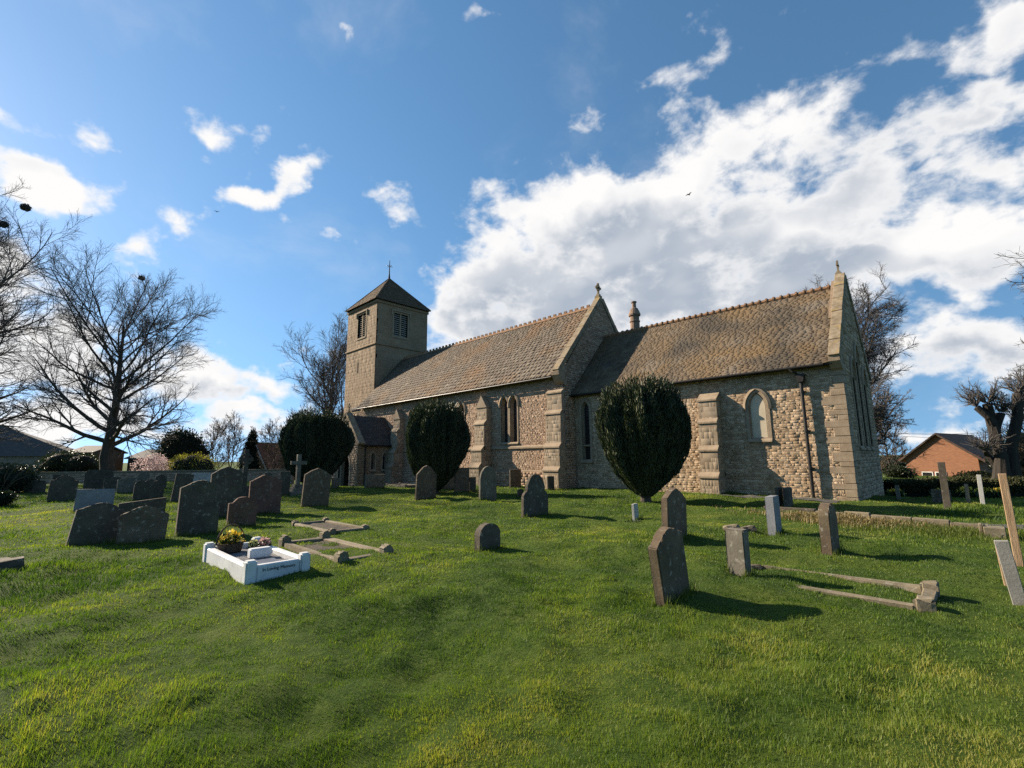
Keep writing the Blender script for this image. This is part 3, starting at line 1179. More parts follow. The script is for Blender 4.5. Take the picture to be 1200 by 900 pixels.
    r.prism([(0.0, e0, HC - .02), (0, YC, RC - .02), (0, e1, HC - .02), (0, e1, HC - .12), (0, YC, RC - .14), (0, e0, HC - .12)], (LC - .24, 0, 0))
    ro = r.build('chancel_roof', MT['under'], ch)
    tiles('chancel_roof_tiles', (.03, e0 - .03, HC - .03), EX, cd, cn, LC - .31, cl - .02, None, .12, (.09, .34), thick=.003, lift=.0, jig=.002, even=True, mat=MT['chancel_tile'], parent=ro, seed=9)
    b = MB()
    k = .05
    while k < LC - .5:
        b.tube([(k, YC, RC - .02), (k + .30, YC, RC - .02)], .12, 8)
        b.tube([(k + .24, YC, RC), (k + .31, YC, RC)], .155, 8)
        k += .315
    b.build('ridge_tiles', MT['ridge'], ch)
    coping(LC - .32, LC + .05, e0 - .02, HC + .10, YC - .03, ez + .10, 6, MT['coping'], 'gable_coping')
    coping(LC - .32, LC + .05, e1 + .02, HC + .10, YC + .03, ez + .10, 6, MT['coping'], 'gable_coping')
    b = MB()
    b.prism([(LC - .33, CY + .08, HC - .40), (LC - .33, CY - .16, HC - .26), (LC - .33, e0 - .06, HC - .02), (LC - .33, e0 - .08, HC + .14), (LC - .33, CY + .08, HC + .52)], (.365, 0, 0))
    b.build('kneeler', MT['ashlar'], ch)
    wheel_cross((LC - .2, YC, ez + .16), (0, 1, 0), .68, 'gable_cross', MT['coping'], ring=False)
    # gutter, hopper and downpipe
    b = MB()
    b.tube([(.05, e0 - .07, HC - .10), (LC - .5, e0 - .07, HC - .10)], .05, 8)
    b.box((.05, e0 + .01, HC - .17), (LC - .5, e0 + .04, HC - .04))
    b.build('gutter', MT['iron'], ch)
    b = MB()
    px = 10.95
    b.tube([(px - .3, e0 - .07, HC - .12), (px - .2, e0 - .06, HC - .24), (px, CY - .16, 3.86)], .045, 8)
    b.prism([(px - .15, CY - .02, 3.92), (px + .15, CY - .02, 3.92), (px + .10, CY - .02, 3.62), (px - .10, CY - .02, 3.62)], (0, -.26, 0))
    b.tube([(px, CY - .15, 3.64), (px, CY - .15, -.85)], .062, 10)
    for z in (3.2, 1.7, .3):
        b.tube([(px, CY - .15, z), (px, CY - .15, z + .09)], .08, 10)
        b.box((px - .13, CY - .07, z + .02), (px + .13, CY - .03, z + .07))
    b.build('downpipe', MT['iron'], ch)
    # round chimney on the chancel ridge
    b = MB()
    b.lathe((.50, 7.1, 6.4), [(.30, 0), (.30, 3.15), (.34, 3.18), (.34, 3.24), (.29, 3.26), (.29, 3.55), (.38, 3.60), (.39, 3.70), (.31, 3.92), (.23, 4.10), (.14, 4.14), (.13, 4.48), (.18, 4.50), (.18, 4.58)], 14)
    b.build('chimney', material('chimney_stone', [(0, (.17, .11, .075)), (1, (.34, .235, .17))], 4, bump=.4, spots=[((.10, .085, .06), 3, .5, .7, .5)], rand=False), ch)

    # ---- tower
    t = MB()
    sw = (-25.05, 12.35, 1.55, 14.65)         # louvred window of the south face: centre, sill, width, top
    ewn = (YR - .25, 12.35, 1.5, 14.6)
    rect = lambda c, z0, w, z1, m=0: [(c - w / 2 - m, z0 - m), (c + w / 2 + m, z0 - m), (c + w / 2 + m, z1 + m), (c - w / 2 - m, z1 + m)]
    slit = (-25.5, 8.95, .22, 10.0)
    wall_panel(t, (0, TY0, 0), EX, SO, [(TX0, -2), (TX1, -2), (TX1, HT - .1), (TX0, HT - .1)], [rect(*sw), rect(*slit)], .6)
    wall_panel(t, (TX1, 0, 0), (0, 1, 0), EX, [(TY0 + .003, -2), (TY1, -2), (TY1, HT - .1), (TY0 + .003, HT - .1)], [rect(*ewn)], .6)
    t.box((TX0 + .003, TY0 + .6, -2), (TX0 + .6, TY1 - .003, HT - .12))
    t.box((TX0 + .6, TY1 - .6, -2), (TX1 - .6, TY1 - .003, HT - .12))
    tw = t.build('tower_wall', MT['mortar'], ch)
    stones('tower_stonework', (0, TY0, 0), EX, SO, [(TX0 + .02, -1.8), (TX1 - .02, -1.8), (TX1 - .02, HT - .2), (TX0 + .02, HT - .2)], [rect(*sw, .16), rect(*slit, .1)],
           (.22, .36), (.32, .75), gap=.005, proud=(.001, .0035), jit=.003, mat=MT['tower'], parent=tw, seed=14, skew=.1)
    stones('tower_stonework', (TX1, 0, 0), (0, 1, 0), EX, [(TY0 + .02, 4.5), (TY1 - .02, 4.5), (TY1 - .02, HT - .2), (TY0 + .02, HT - .2)], [rect(*ewn, .16)],
           (.22, .36), (.32, .75), gap=.005, proud=(.001, .0035), jit=.003, mat=MT['tower'], parent=tw, seed=15, skew=.1)

    def louvre_window(O, U, Nn, c, z0, w, z1):
        O, U, Nn, W = Vector(O), Vector(U), Vector(Nn), Vector((0, 0, 1))
        f = MB()

        def b3(u0, u1, v0, v1, d0, d1):
            f.prism([O + U * u0 + W * v0 + Nn * d0, O + U * u1 + W * v0 + Nn * d0, O + U * u1 + W * v1 + Nn * d0, O + U * u0 + W * v1 + Nn * d0], Nn * (d1 - d0))
        b3(c - w / 2 - .15, c - w / 2, z0 - .15, z1 + .15, -.4, .03)
        b3(c + w / 2, c + w / 2 + .15, z0 - .15, z1 + .15, -.4, .03)
        b3(c - w / 2, c + w / 2, z1, z1 + .15, -.4, .03)
        b3(c - w / 2, c + w / 2, z0 - .15, z0, -.4, .06)
        b3(c - .07, c + .07, z0, z1, -.35, -.05)
        b3(c - w / 2 - .28, c + w / 2 + .28, z1 + .17, z1 + .29, 0, .13)
        b3(c - w / 2 - .28, c - w / 2 - .17, z1 - .25, z1 + .167, 0, .12)
        b3(c + w / 2 + .17, c + w / 2 + .28, z1 - .25, z1 + .167, 0, .12)
        fr = f.build('louvre_window', MT['ashlar'], ch)
        for s in (-1, 1):
            l = MB()
            uc = c + s * (w / 4 + .017)
            hw = w / 4 - .052
            k = z0 + .06
            while k < z1 - .1:
                p = O + U * (uc - hw) + W * k
                l.prism([p - Nn * .08, p - Nn * .08 + W * .025, p - Nn * .30 + W * .19, p - Nn * .30 + W * .165], U * (2 * hw))
                k += .2
            l.build('louvres', MT['louvre'], fr)
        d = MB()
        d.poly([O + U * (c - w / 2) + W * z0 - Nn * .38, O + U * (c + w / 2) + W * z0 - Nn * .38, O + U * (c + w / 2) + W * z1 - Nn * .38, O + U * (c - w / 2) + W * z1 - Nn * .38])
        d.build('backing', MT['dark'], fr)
    louvre_window((0, TY0, 0), EX, SO, *sw)
    louvre_window((TX1, 0, 0), (0, 1, 0), EX, *ewn)
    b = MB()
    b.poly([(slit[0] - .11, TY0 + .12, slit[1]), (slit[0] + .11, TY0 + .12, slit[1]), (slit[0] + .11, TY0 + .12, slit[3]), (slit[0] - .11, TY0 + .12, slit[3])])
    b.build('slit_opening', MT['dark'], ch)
    # string course and cornice
    def ring(name, z0, z1, d, mat):
        b = MB()
        lo = [(TX0 - d, TY0 - d), (TX1 + d, TY0 - d), (TX1 + d, TY1 + d), (TX0 - d, TY1 + d)]
        li = [(TX0 - .004, TY0 - .004), (TX1 + .004, TY0 - .004), (TX1 + .004, TY1 + .004), (TX0 - .004, TY1 + .004)]
        b.strip([[(*p, z0) for p in li], [(*p, z0 + .03) for p in lo], [(*p, z1) for p in lo], [(*p, z1 + .09) for p in li]])
        b.build(name, mat, ch)
    ring('tower_string_course', ST - .08, ST + .05, .10, MT['tower'])
    ring('tower_cornice', HT - .42, HT - .18, .09, MT['tower'])
    # pyramid roof
    ov = .22
    E4 = [(TX0 - ov, TY0 - ov, HT - .06), (TX1 + ov, TY0 - ov, HT - .06), (TX1 + ov, TY1 + ov, HT - .06), (TX0 - ov, TY1 + ov, HT - .06)]
    ap = Vector((TX0 + TA, YR, AT))
    b = MB()
    b.poly(E4[::-1])
    for i in range(4):
        b.poly([E4[i], E4[(i + 1) % 4], ap])
    # dark eave board
    lo = [(TX0 - ov, TY0 - ov), (TX1 + ov, TY0 - ov), (TX1 + ov, TY1 + ov), (TX0 - ov, TY1 + ov)]
    tr = b.build('tower_roof', MT['under'], ch)
    for i in (0, 1):
        a, c = Vector(E4[i]), Vector(E4[(i + 1) % 4])
        U = (c - a).normalized()
        mid = (a + c) / 2
        S = (ap - mid)
        sl_ = S.length
        S.normalize()
        n_ = U.cross(S)
        ln = (c - a).length
        tiles('tower_roof_tiles', a - S * .05, U, S, n_, ln, sl_, lambda u, v, ln=ln, sl_=sl_: (u > ln / 2 * v / sl_ - .05) & (u < ln - ln / 2 * v / sl_ + .05), .16, (.17, .26), thick=.016, lift=.01, mat=MT['tower_tile'], parent=tr, seed=30 + i)
    b = MB()
    for i in range(4):
        b.tube([Vector(E4[i]) + Vector((0, 0, .03)), ap + Vector((0, 0, .03))], .07, 6)
    b.build('hip_tiles', MT['tower_tile'], tr)
    b = MB()
    b.tube([ap - Vector((0, 0, .2)), ap + Vector((0, 0, .55)), ap + Vector((0, 0, 2.0))], [.14, .06, .03], 8)
    b.tube([ap + Vector((0, -.34, 1.35)), ap + Vector((0, .34, 1.35))], .028, 6)
    b.tube([ap + Vector((-.34, 0, 1.35)), ap + Vector((.34, 0, 1.35))], .028, 6)
    b.build('spire_cross', MT['iron'], ch)
    # small stair block in the corner west of the nave
    b = MB()
    b.prism([(-24.3, 0.12, -1.8), (-24.3, 0.12, 5.2), (-24.3, TY0 - .02, 5.75), (-24.3, TY0 - .02, -1.8)], (1.9, 0, 0))
    sb = b.build('stair_block', MT['mortar'], ch)
    stones('stair_stonework', (0, .12, 0), EX, SO, [(-24.3, -1.6), (-22.4, -1.6), (-22.4, 5.1), (-24.3, 5.1)], [], (.16, .28), (.25, .55), mat=MT['tower'], parent=sb, seed=16)
    b = MB()
    b.prism([(-24.4, .02, 5.2), (-24.4, .02, 5.32), (-24.4, TY0 - .03, 5.9), (-24.4, TY0 - .03, 5.77)], (2.03, 0, 0))
    b.build('stair_roof', MT['slate'], sb)

    # ---- south porch
    pxc, phw, pd, pe, pr = -18.35, 1.95, 3.25, 2.05, 4.22
    oa = [(pxc - phw, -1.9), (pxc + phw, -1.9), (pxc + phw, pe), (pxc, pr - .05), (pxc - phw, pe)]
    door = (pxc, -1.35, 1.75, 1.75)
    b = MB()
    wall_panel(b, (0, -pd, 0), EX, SO, oa, [arch(*door)], .45)
    el = [(-1.1 - .32 / 2 - pd + 1.6, 0)]
    ew = [(-1.05, .1, .3, 1.35), (-2.0, .1, .3, 1.35)]
    wall_panel(b, (pxc + phw, 0, 0), (0, 1, 0), EX, [(-pd + .45, -1.9), (-.01, -1.9), (-.01, pe), (-pd + .45, pe)], [arch(*q) for q in ew], .4)
    b.box((pxc - phw, -pd + .453, -1.9), (pxc - phw + .4, -.01, pe))
    pw = b.build('porch_wall', MT['mortar'], ch)
    stones('porch_stonework', (0, -pd, 0), EX, SO, oa, [arch(*door, .2)], (.13, .24), (.2, .5), mat=MT['tower'], parent=pw, seed=17)
    stones('porch_stonework', (pxc + phw, 0, 0), (0, 1, 0), EX, [(-pd + .02, -1.7), (-.05, -1.7), (-.05, pe), (-pd + .02, pe)], [arch(*q, .12) for q in ew], (.13, .24), (.2, .5), mat=MT['tower'], parent=pw, seed=18)
    for q in ew:
        lancet(pw, 'window', (pxc + phw, 0, 0), (0, 1, 0), EX, *q, sur=.12, depth=.15, hood=False)
    d = MB()
    o_, i_, dp = arch(*door, .2), arch(*door, 0), arch(*door, -.12)
    L3 = lambda pts, y: [Vector((a, y, b)) for a, b in pts]
    d.strip([L3(o_, -pd + .02), L3(o_, -pd - .04), L3(i_, -pd - .04), L3(i_, -pd + .10), L3(dp, -pd + .14), L3(dp, -pd + .4)])
    d.build('porch_arch', MT['ashlar'], ch)
    d = MB()
    d.box((pxc - 1.0, -.12, -1.5), (pxc + 1.0, -.09, 1.5))
    d.build('church_door', material('oak_door', [(0, (.035, .022, .014)), (1, (.07, .045, .03))], 4, bump=.3, stretch=(8, 1, .5), rand=False), ch)
    r = MB()
    sv = Vector((-phw - .2, 0, pr - pe + .1))
    r.prism([(pxc - phw - .22, 0, pe - .12), (pxc, 0, pr - .02), (pxc + phw + .22, 0, pe - .12), (pxc + phw + .22, 0, pe - .22), (pxc, 0, pr - .14), (pxc - phw - .22, 0, pe - .22)], (0, -pd + .42, 0))
    pr_o = r.build('porch_roof', MT['under'], ch)
    S = Vector((-(phw + .22), 0, pr - pe + .10))
    sl_ = S.length
    S.normalize()
    n_ = Vector((S.z, 0, -S.x))
    tiles('porch_roof_slates', (pxc + phw + .25, -pd + .4, pe - .13), (0, 1, 0), S, n_, pd - .4, sl_, None, .17, (.2, .32), thick=.012, mat=MT['slate'], parent=pr_o, seed=19)
    S2 = Vector((-S.x, 0, S.z))
    tiles('porch_roof_slates', (pxc - phw - .25, 0, pe - .13), (0, -1, 0), S2, Vector((-n_.x, 0, n_.z)), pd - .4, sl_, None, .17, (.2, .32), thick=.012, mat=MT['slate'], parent=pr_o, seed=19)
    c = MB()
    for s in (-1, 1):
        p0, p1 = Vector((pxc + s * (phw + .28), 0, pe - .12)), Vector((pxc, 0, pr + .10))
        t_ = (p1 - p0).normalized()
        nv = Vector((-t_.z * -s * -1, 0, abs(t_.x)))
        nv = Vector((s * t_.z, 0, -s * t_.x)) if s > 0 else Vector((-t_.z, 0, t_.x))
        if nv.z < 0:
            nv = -nv
        pts = [p0 - nv * .06, p1 - nv * .06, p1 + nv * .13, p0 + nv * .13]
        c.prism([(v.x, -pd - .07, v.z) for v in pts], (0, .5, 0))
    c.bevel(.01)
    c.build('porch_coping', MT['coping'], ch)
    wheel_cross((pxc, -pd + .18, pr + .12), (1, 0, 0), .75, 'gable_cross', MT['coping'])
    b = MB()
    b.tube([(pxc + phw + .12, -pd + .6, pe - .2), (pxc + phw + .07, -pd + .6, pe - .35), (pxc + phw + .07, -pd + .6, -1.2)], .045, 8)
    b.tube([(pxc + phw + .27, -pd + .42, pe - .2), (pxc + phw + .27, -.05, pe - .2)], .05, 8)
    b.build('porch_downpipe', MT['iron'], ch)
    return ch


build_church()

# ------------------------------------------------------------------ foliage
def leaves(name, centres, normals, length, width, mat, parent=None, rnd=None, up=0.0, spread=.8, core=None, bend=.15, seed=1):
    """many small leaf sprays: one bent kite each; core: (V, F) of an inner mass in a second material"""
    rg = np.random.default_rng(seed)
    n = len(centres)
    d = normals + rg.normal(0, spread, (n, 3))
    d[:, 2] += up
    d /= np.linalg.norm(d, axis=1, keepdims=True) + 1e-9
    s = np.cross(d, rg.normal(0, 1, (n, 3)))
    s /= np.linalg.norm(s, axis=1, keepdims=True) + 1e-9
    q = np.cross(s, d)
    ln = length * rg.uniform(.55, 1.35, (n, 1))
    w = width * rg.uniform(.6, 1.3, (n, 1))
    a = centres - d * ln * .3
    m0 = centres + d * ln * .15 - s * w / 2 + q * ln * bend
    m1 = centres + d * ln * .15 + s * w / 2 + q * ln * bend
    t = centres + d * ln * .7
    V = np.stack([a, m1, t, m0], 1).reshape(-1, 3)
    k = np.arange(n)[:, None] * 4
    F = [np.concatenate([k + np.array([0, 1, 2]), k + np.array([0, 2, 3])])]
    r = rg.random(n) if rnd is None else rnd
    A = np.repeat(r, 4)
    if core is not None:
        cv, cf, cm = core
        F = F + [np.asarray(cf) + len(V)]
        V = np.vstack([V, cv])
        A = np.concatenate([A, np.zeros(len(cv))])
    ob = mesh_np(name, V, F, mat, parent, {'rnd': A})
    if core is not None:
        ob.data.materials.append(cm)
        idx = np.zeros(len(ob.data.polygons), np.int32)
        idx[2 * n:] = 1
        ob.data.polygons.foreach_set('material_index', idx)
    return ob


def lump_core(fun, nu=20, nv=14):
    """closed lumpy shell: fun(theta, t) -> point, t from 0 (bottom) to 1 (top)"""
    V = []
    for j in range(nv + 1):
        for i in range(nu):
            V.append(fun(2 * math.pi * i / nu, j / nv))
    F = []
    for j in range(nv):
        for i in range(nu):
            F.append((j * nu + i, j * nu + (i + 1) % nu, (j + 1) * nu + (i + 1) % nu, (j + 1) * nu + i))
    return np.array(V), np.array(F)


def yew(px, pyb, xl, xr, ytop, ybot, label, seed, wide=.66):
    base = at(px, pyb)
    dz = (Vector(base) - Vector(CAM)).dot(Vector(FWD))
    R = (xr - xl) / 2 / FPX * dz * .92
    k = abs(proj(base + Vector((0, 0, 1)))[1] - proj(base)[1])
    H0 = (pyb - ybot) / k
    H1 = (pyb - ytop) / k
    root = empty('yew_tree', base, label, 'yew', 'clipped yews by the church')
    rg = np.random.default_rng(seed)
    tt = np.array([0, .05, .2, .38, .52, wide, .80, .90, .96, 1.0])
    rv = np.array([.16, .31, .66, .88, .97, 1.0, .92, .74, .52, .20])

    def rad_(t):
        return np.interp(t, tt, rv)

    def pt(th, t, f=1.0):
        lump = 1 + .10 * np.sin(3 * th + seed) * np.sin(5 * t + seed) + .06 * np.sin(7 * th + 2 * seed + 4 * t)
        r = R * rad_(t) * lump * f
        return np.array([base.x + r * np.cos(th), base.y + r * np.sin(th), base.z + H0 + (H1 - H0) * t * (1 - (1 - f) * .3)])
    n = 46000
    # even over the surface
    t = rg.random(n * 2)
    keep = rg.random(n * 2) < (.15 + .85 * rad_(t))
    t = t[keep][:n]
    th = rg.uniform(0, 2 * np.pi, len(t))
    f = 1 - .16 * rg.random(len(t)) ** 1.5
    # vertical plumes: ridges that stand out and hollows between them
    pl = np.sin(th * 17 + 2.2 * np.sin(t * 5 + seed)) * .5 + vnoise(th * 6, t * 4, seed) * 1.2
    f = f + .055 * pl
    ragged = 1 + .10 * vnoise(th * 9, t * 3 + 9, seed + 1)
    P = np.stack(pt(th, t, f * ragged), 1)
    top = t > .8
    P[:, 2] += top * rg.uniform(-.15, .50, len(t)) * (rg.random(len(t)) < .35)
    N_ = np.stack([np.cos(th) * .55, np.sin(th) * .55, .9 + 0 * th], 1)
    N_ /= np.linalg.norm(N_, axis=1, keepdims=True)
    core = lump_core(lambda a, b: pt(a, b, .84), 30, 18)
    rnd = np.clip(.45 + .25 * pl + rg.normal(0, .2, len(t)), 0, 1)  # plume highlights put into the leaf colour: ridges lighter, hollows darker
    leaves('crown', P, N_, .20, .042, MT['yew'], root, rnd, up=.7, spread=.33, core=(*core, MT['yewcore']), seed=seed)
    b = MB()
    for i in range(4):
        a = i * 1.6 + seed
        o = Vector((math.cos(a) * .10, math.sin(a) * .10, 0))
        b.tube([base + o * 1.3 - Vector((0, 0, .25)), base + o + Vector((0, 0, H0 * .6)), base + o * 3 + Vector((0, 0, H0 + .6))], [.15, .10, .08], 7)
    b.build('trunk', MT['bark'], root)
    return root


yew(757, 588, 697, 810, 451, 580, 'broad dark yew in front of the chancel wall, nearest of the clipped yews', 3)
yew(510, 578, 471, 549, 477, 574, 'rounded yew before the paired nave windows beside the stone porch', 5)
yew(367, 573, 328, 410, 487, 569, 'smaller dark yew beyond the porch, in front of the tower foot', 8, wide=.62)


# ------------------------------------------------------------------ leafless trees
def tubes(P, Rr, sides):
    """P (n,k,3), Rr (n,k) -> vertices, quads"""
    n, k, _ = P.shape
    T = np.empty_like(P)
    T[:, 1:-1] = P[:, 2:] - P[:, :-2]
    T[:, 0] = P[:, 1] - P[:, 0]
    T[:, -1] = P[:, -1] - P[:, -2]
    T /= np.linalg.norm(T, axis=2, keepdims=True) + 1e-9
    ref = np.where(np.abs(T[:, :1, 2:3]) > .8, np.array([1., 0, 0]), np.array([0, 0, 1.]))
    A = np.cross(T, np.broadcast_to(ref, T.shape))
    A /= np.linalg.norm(A, axis=2, keepdims=True) + 1e-9
    B = np.cross(T, A)
    an = np.arange(sides) * 2 * np.pi / sides
    V = P[:, :, None] + (A[:, :, None] * np.cos(an)[:, None] + B[:, :, None] * np.sin(an)[:, None]) * Rr[:, :, None, None]
    V = V.reshape(-1, 3)
    i, j, s = np.meshgrid(np.arange(n), np.arange(k - 1), np.arange(sides), indexing='ij')
    s2 = (s + 1) % sides
    o = (i * k + j) * sides
    F = np.stack([o + s, o + s2, o + sides + s2, o + sides + s], -1).reshape(-1, 4)
    return V, F


def grow(rg, P, Rr, Ln, n, t0, t1, ang, ratio, k, up, wander, rr, rend, shape=None, taper=.5, flat=None):
    N_, K, _ = P.shape
    M = N_ * n
    pi = np.repeat(np.arange(N_), n)
    ci = np.tile(np.arange(n), N_)
    t = t0 + (t1 - t0) * (ci + rg.random(M)) / n
    x = t * (K - 1)
    a = np.clip(np.floor(x).astype(int), 0, K - 2)
    f = (x - a)[:, None]
    p = P[pi, a] * (1 - f) + P[pi, a + 1] * f
    r0 = Rr[pi, a] * (1 - f[:, 0]) + Rr[pi, a + 1] * f[:, 0]
    T = P[pi, a + 1] - P[pi, a]
    T /= np.linalg.norm(T, axis=1, keepdims=True) + 1e-9
    ref = np.where(np.abs(T[:, 2:3]) > .9, np.array([[1., 0, 0]]), np.array([[0, 0, 1.]]))
    A = np.cross(T, ref)
    A /= np.linalg.norm(A, axis=1, keepdims=True) + 1e-9
    B = np.cross(T, A)
    az = ci * 2.4 + rg.normal(0, .5, M) + pi * 1.7
    g = rg.uniform(*ang, M)
    if flat is not None:
        g = g * (1 + flat * (1 - (t - t0) / (t1 - t0 + 1e-9)))
    d = T * np.cos(g)[:, None] + (A * np.cos(az)[:, None] + B * np.sin(az)[:, None]) * np.sin(g)[:, None]
    L_ = Ln[pi] * ratio * rg.uniform(.65, 1.25, M)
    if shape is None:
        L_ *= 1 - taper * (t - t0) / (t1 - t0 + 1e-9)
    else:
        L_ *= shape((t - t0) / (t1 - t0 + 1e-9))
    Q = np.empty((M, k, 3))
    Q[:, 0] = p
    st = (L_ / (k - 1))[:, None]
    for i in range(1, k):
        d = d + rg.normal(0, wander, (M, 3))
        d[:, 2] += up
        d /= np.linalg.norm(d, axis=1, keepdims=True)
        Q[:, i] = Q[:, i - 1] + d * st
    rs = np.minimum(r0 * rr, r0 * .95)
    rs = np.maximum(rs, rend)
    R2 = rs[:, None] * (1 - np.linspace(0, 1, k)) + rend * np.linspace(0, 1, k)
    return Q, R2, L_


def bare_tree(base, H, label, seed, trunk_r=.45, clear=.22, limbs=15, ratio=.52, ang=(.7, 1.1), up=.10, name='bare_tree', lean=(0, 0), twig_r=.011, levels=(8, 7, 6), mat='twig', top=.86, group=None, shape=None, flat=.35, wander=.10):
    rg = np.random.default_rng(seed)
    base = Vector(base)
    root = empty(name, base, label, 'tree', group)
    K = 14
    s = np.linspace(0, 1, K)
    P = np.empty((1, K, 3))
    w = np.cumsum(rg.normal(0, .006, (K, 2)), 0) * H
    w -= w[0]
    P[0, :, 0] = base.x + lean[0] * s * H + w[:, 0]
    P[0, :, 1] = base.y + lean[1] * s * H + w[:, 1]
    P[0, :, 2] = base.z - .3 + s * H * top
    R0 = trunk_r * (1 - .86 * s ** .85)[None]
    R0[0, 0] *= 1.5
    R0[0, 1] *= 1.06
    L0 = np.array([H])
    sh = shape or (lambda t: .55 + .75 * np.sin(np.clip(t * 1.1 + .25, 0, 3.14)) - .45 * t)
    P1, R1, L1 = grow(rg, P, R0, L0, limbs, clear, .97, ang, ratio, 9, up, wander, .52, .03, shape=sh, flat=flat)
    V, F = tubes(P, R0, 12)
    V1, F1 = tubes(P1, R1, 7)
    mesh_np('trunk', np.vstack([V, V1]), [np.concatenate([F, F1 + len(V)])], MT['bark'], root, smooth=True)
    P2, R2, L2 = grow(rg, P1, R1, L1, levels[0], .22, .98, (.45, .95), .50, 6, up * .8, wander * 1.3, .6, .016, taper=.45)
    P3, R3, L3 = grow(rg, P2, R2, L2, levels[1], .15, 1.0, (.4, .9), .52, 5, up * .5, wander * 1.6, .65, twig_r, taper=.4)
    P4, R4, L4 = grow(rg, P3, R3, L3, levels[2], .15, 1.0, (.35, .8), .55, 4, up * .3, wander * 1.8, .7, twig_r * .7, taper=.3)
    vs, fs, off = [], [], 0
    for (p, r, n_) in ((P2, R2, 5), (P3, R3, 4), (P4, R4, 3)):
        v, f = tubes(p, r, n_)
        vs.append(v)
        fs.append(f + off)
        off += len(v)
    mesh_np('crown', np.vstack(vs), [np.concatenate(fs)], MT[mat], root)
    return root, P1


def ground_d(px, D):
    p = at_d(px, 540, D)
    return Vector((p.x, p.y, hz(p.x, p.y)))


def nest(p, r, label):
    rg = np.random.default_rng(int(abs(p[0]) * 100))
    n = 160
    a = rg.normal(0, 1, (n, 3))
    a /= np.linalg.norm(a, axis=1, keepdims=True)
    c = np.array(p) + a * r * np.array([.8, .8, .55]) * rg.uniform(.3, 1, (n, 1))
    d = np.cross(a, rg.normal(0, 1, (n, 3)))
    d /= np.linalg.norm(d, axis=1, keepdims=True)
    P = np.stack([c - d * r * .7, c + a * .04, c + d * r * .7], 1)
    V, F = tubes(P, np.full((n, 3), .028), 3)
    o = mesh_np('birds_nest', V, [F], MT['twig'])
    tag(top_level(o, Vector(p)), label, 'nest', 'rook nests in the bare trees')


T_A = ground_d(131, 46)
bare_tree(T_A, 18.0, 'tall bare tree with straight trunk and rounded crown on the far left lawn', 23, trunk_r=.60, clear=.20, limbs=30, ratio=.55, ang=(.5, .85), up=.045, levels=(9, 9, 8), flat=.75, wander=.06, twig_r=.009)
T_B = ground_d(-95, 41)
bare_tree(T_B, 23.5, 'large bare tree whose branches reach in at the picture edge beside the bungalow', 33, trunk_r=.7, clear=.2, limbs=30, ratio=.48, ang=(.55, .95), up=.06, levels=(10, 9, 7), flat=.5, wander=.08)
bare_tree(ground_d(383, 58), 16.5, 'bare tree with upright limbs rising behind the church tower', 44, trunk_r=.45, clear=.18, limbs=20, ratio=.50, ang=(.45, .8), up=.13, levels=(10, 9, 7), flat=.6)
bare_tree(ground_d(398, 62), 15.5, 'slimmer bare tree half hidden behind the tower corner', 45, trunk_r=.3, clear=.25, limbs=14, ratio=.40, ang=(.4, .7), up=.13, levels=(7, 7, 5))
bare_tree(ground_d(1003, 37), 14.0, 'bare spreading tree behind the chancel gable', 55, trunk_r=.42, clear=.22, limbs=34, ratio=.45, ang=(.6, 1.0), up=.05, levels=(10, 9, 7), wander=.12)
bare_tree(ground_d(1352, 26), 15.5, 'bare tree at the picture edge with thin twigs above the pollard', 66, trunk_r=.4, clear=.3, limbs=16, ratio=.42, ang=(.8, 1.2), up=.04, levels=(8, 7, 5))
bare_tree(ground_d(1040, 48), 7.5, 'low pale brown leafless shrub tree beside the brick house', 77, trunk_r=.12, clear=.06, limbs=14, ratio=.5, ang=(.35, .8), up=.10, levels=(7, 6, 5), mat='twig_brown')
nest(at_d(30, 243, 41), .42, 'round dark nest high in the tree at the picture edge')
nest(at_d(4, 263, 41), .40, 'dark nest in the edge tree, lower and further out than its neighbour')
nest(at_d(166, 326, 45), .30, 'small nest near the top of the rounded bare tree')


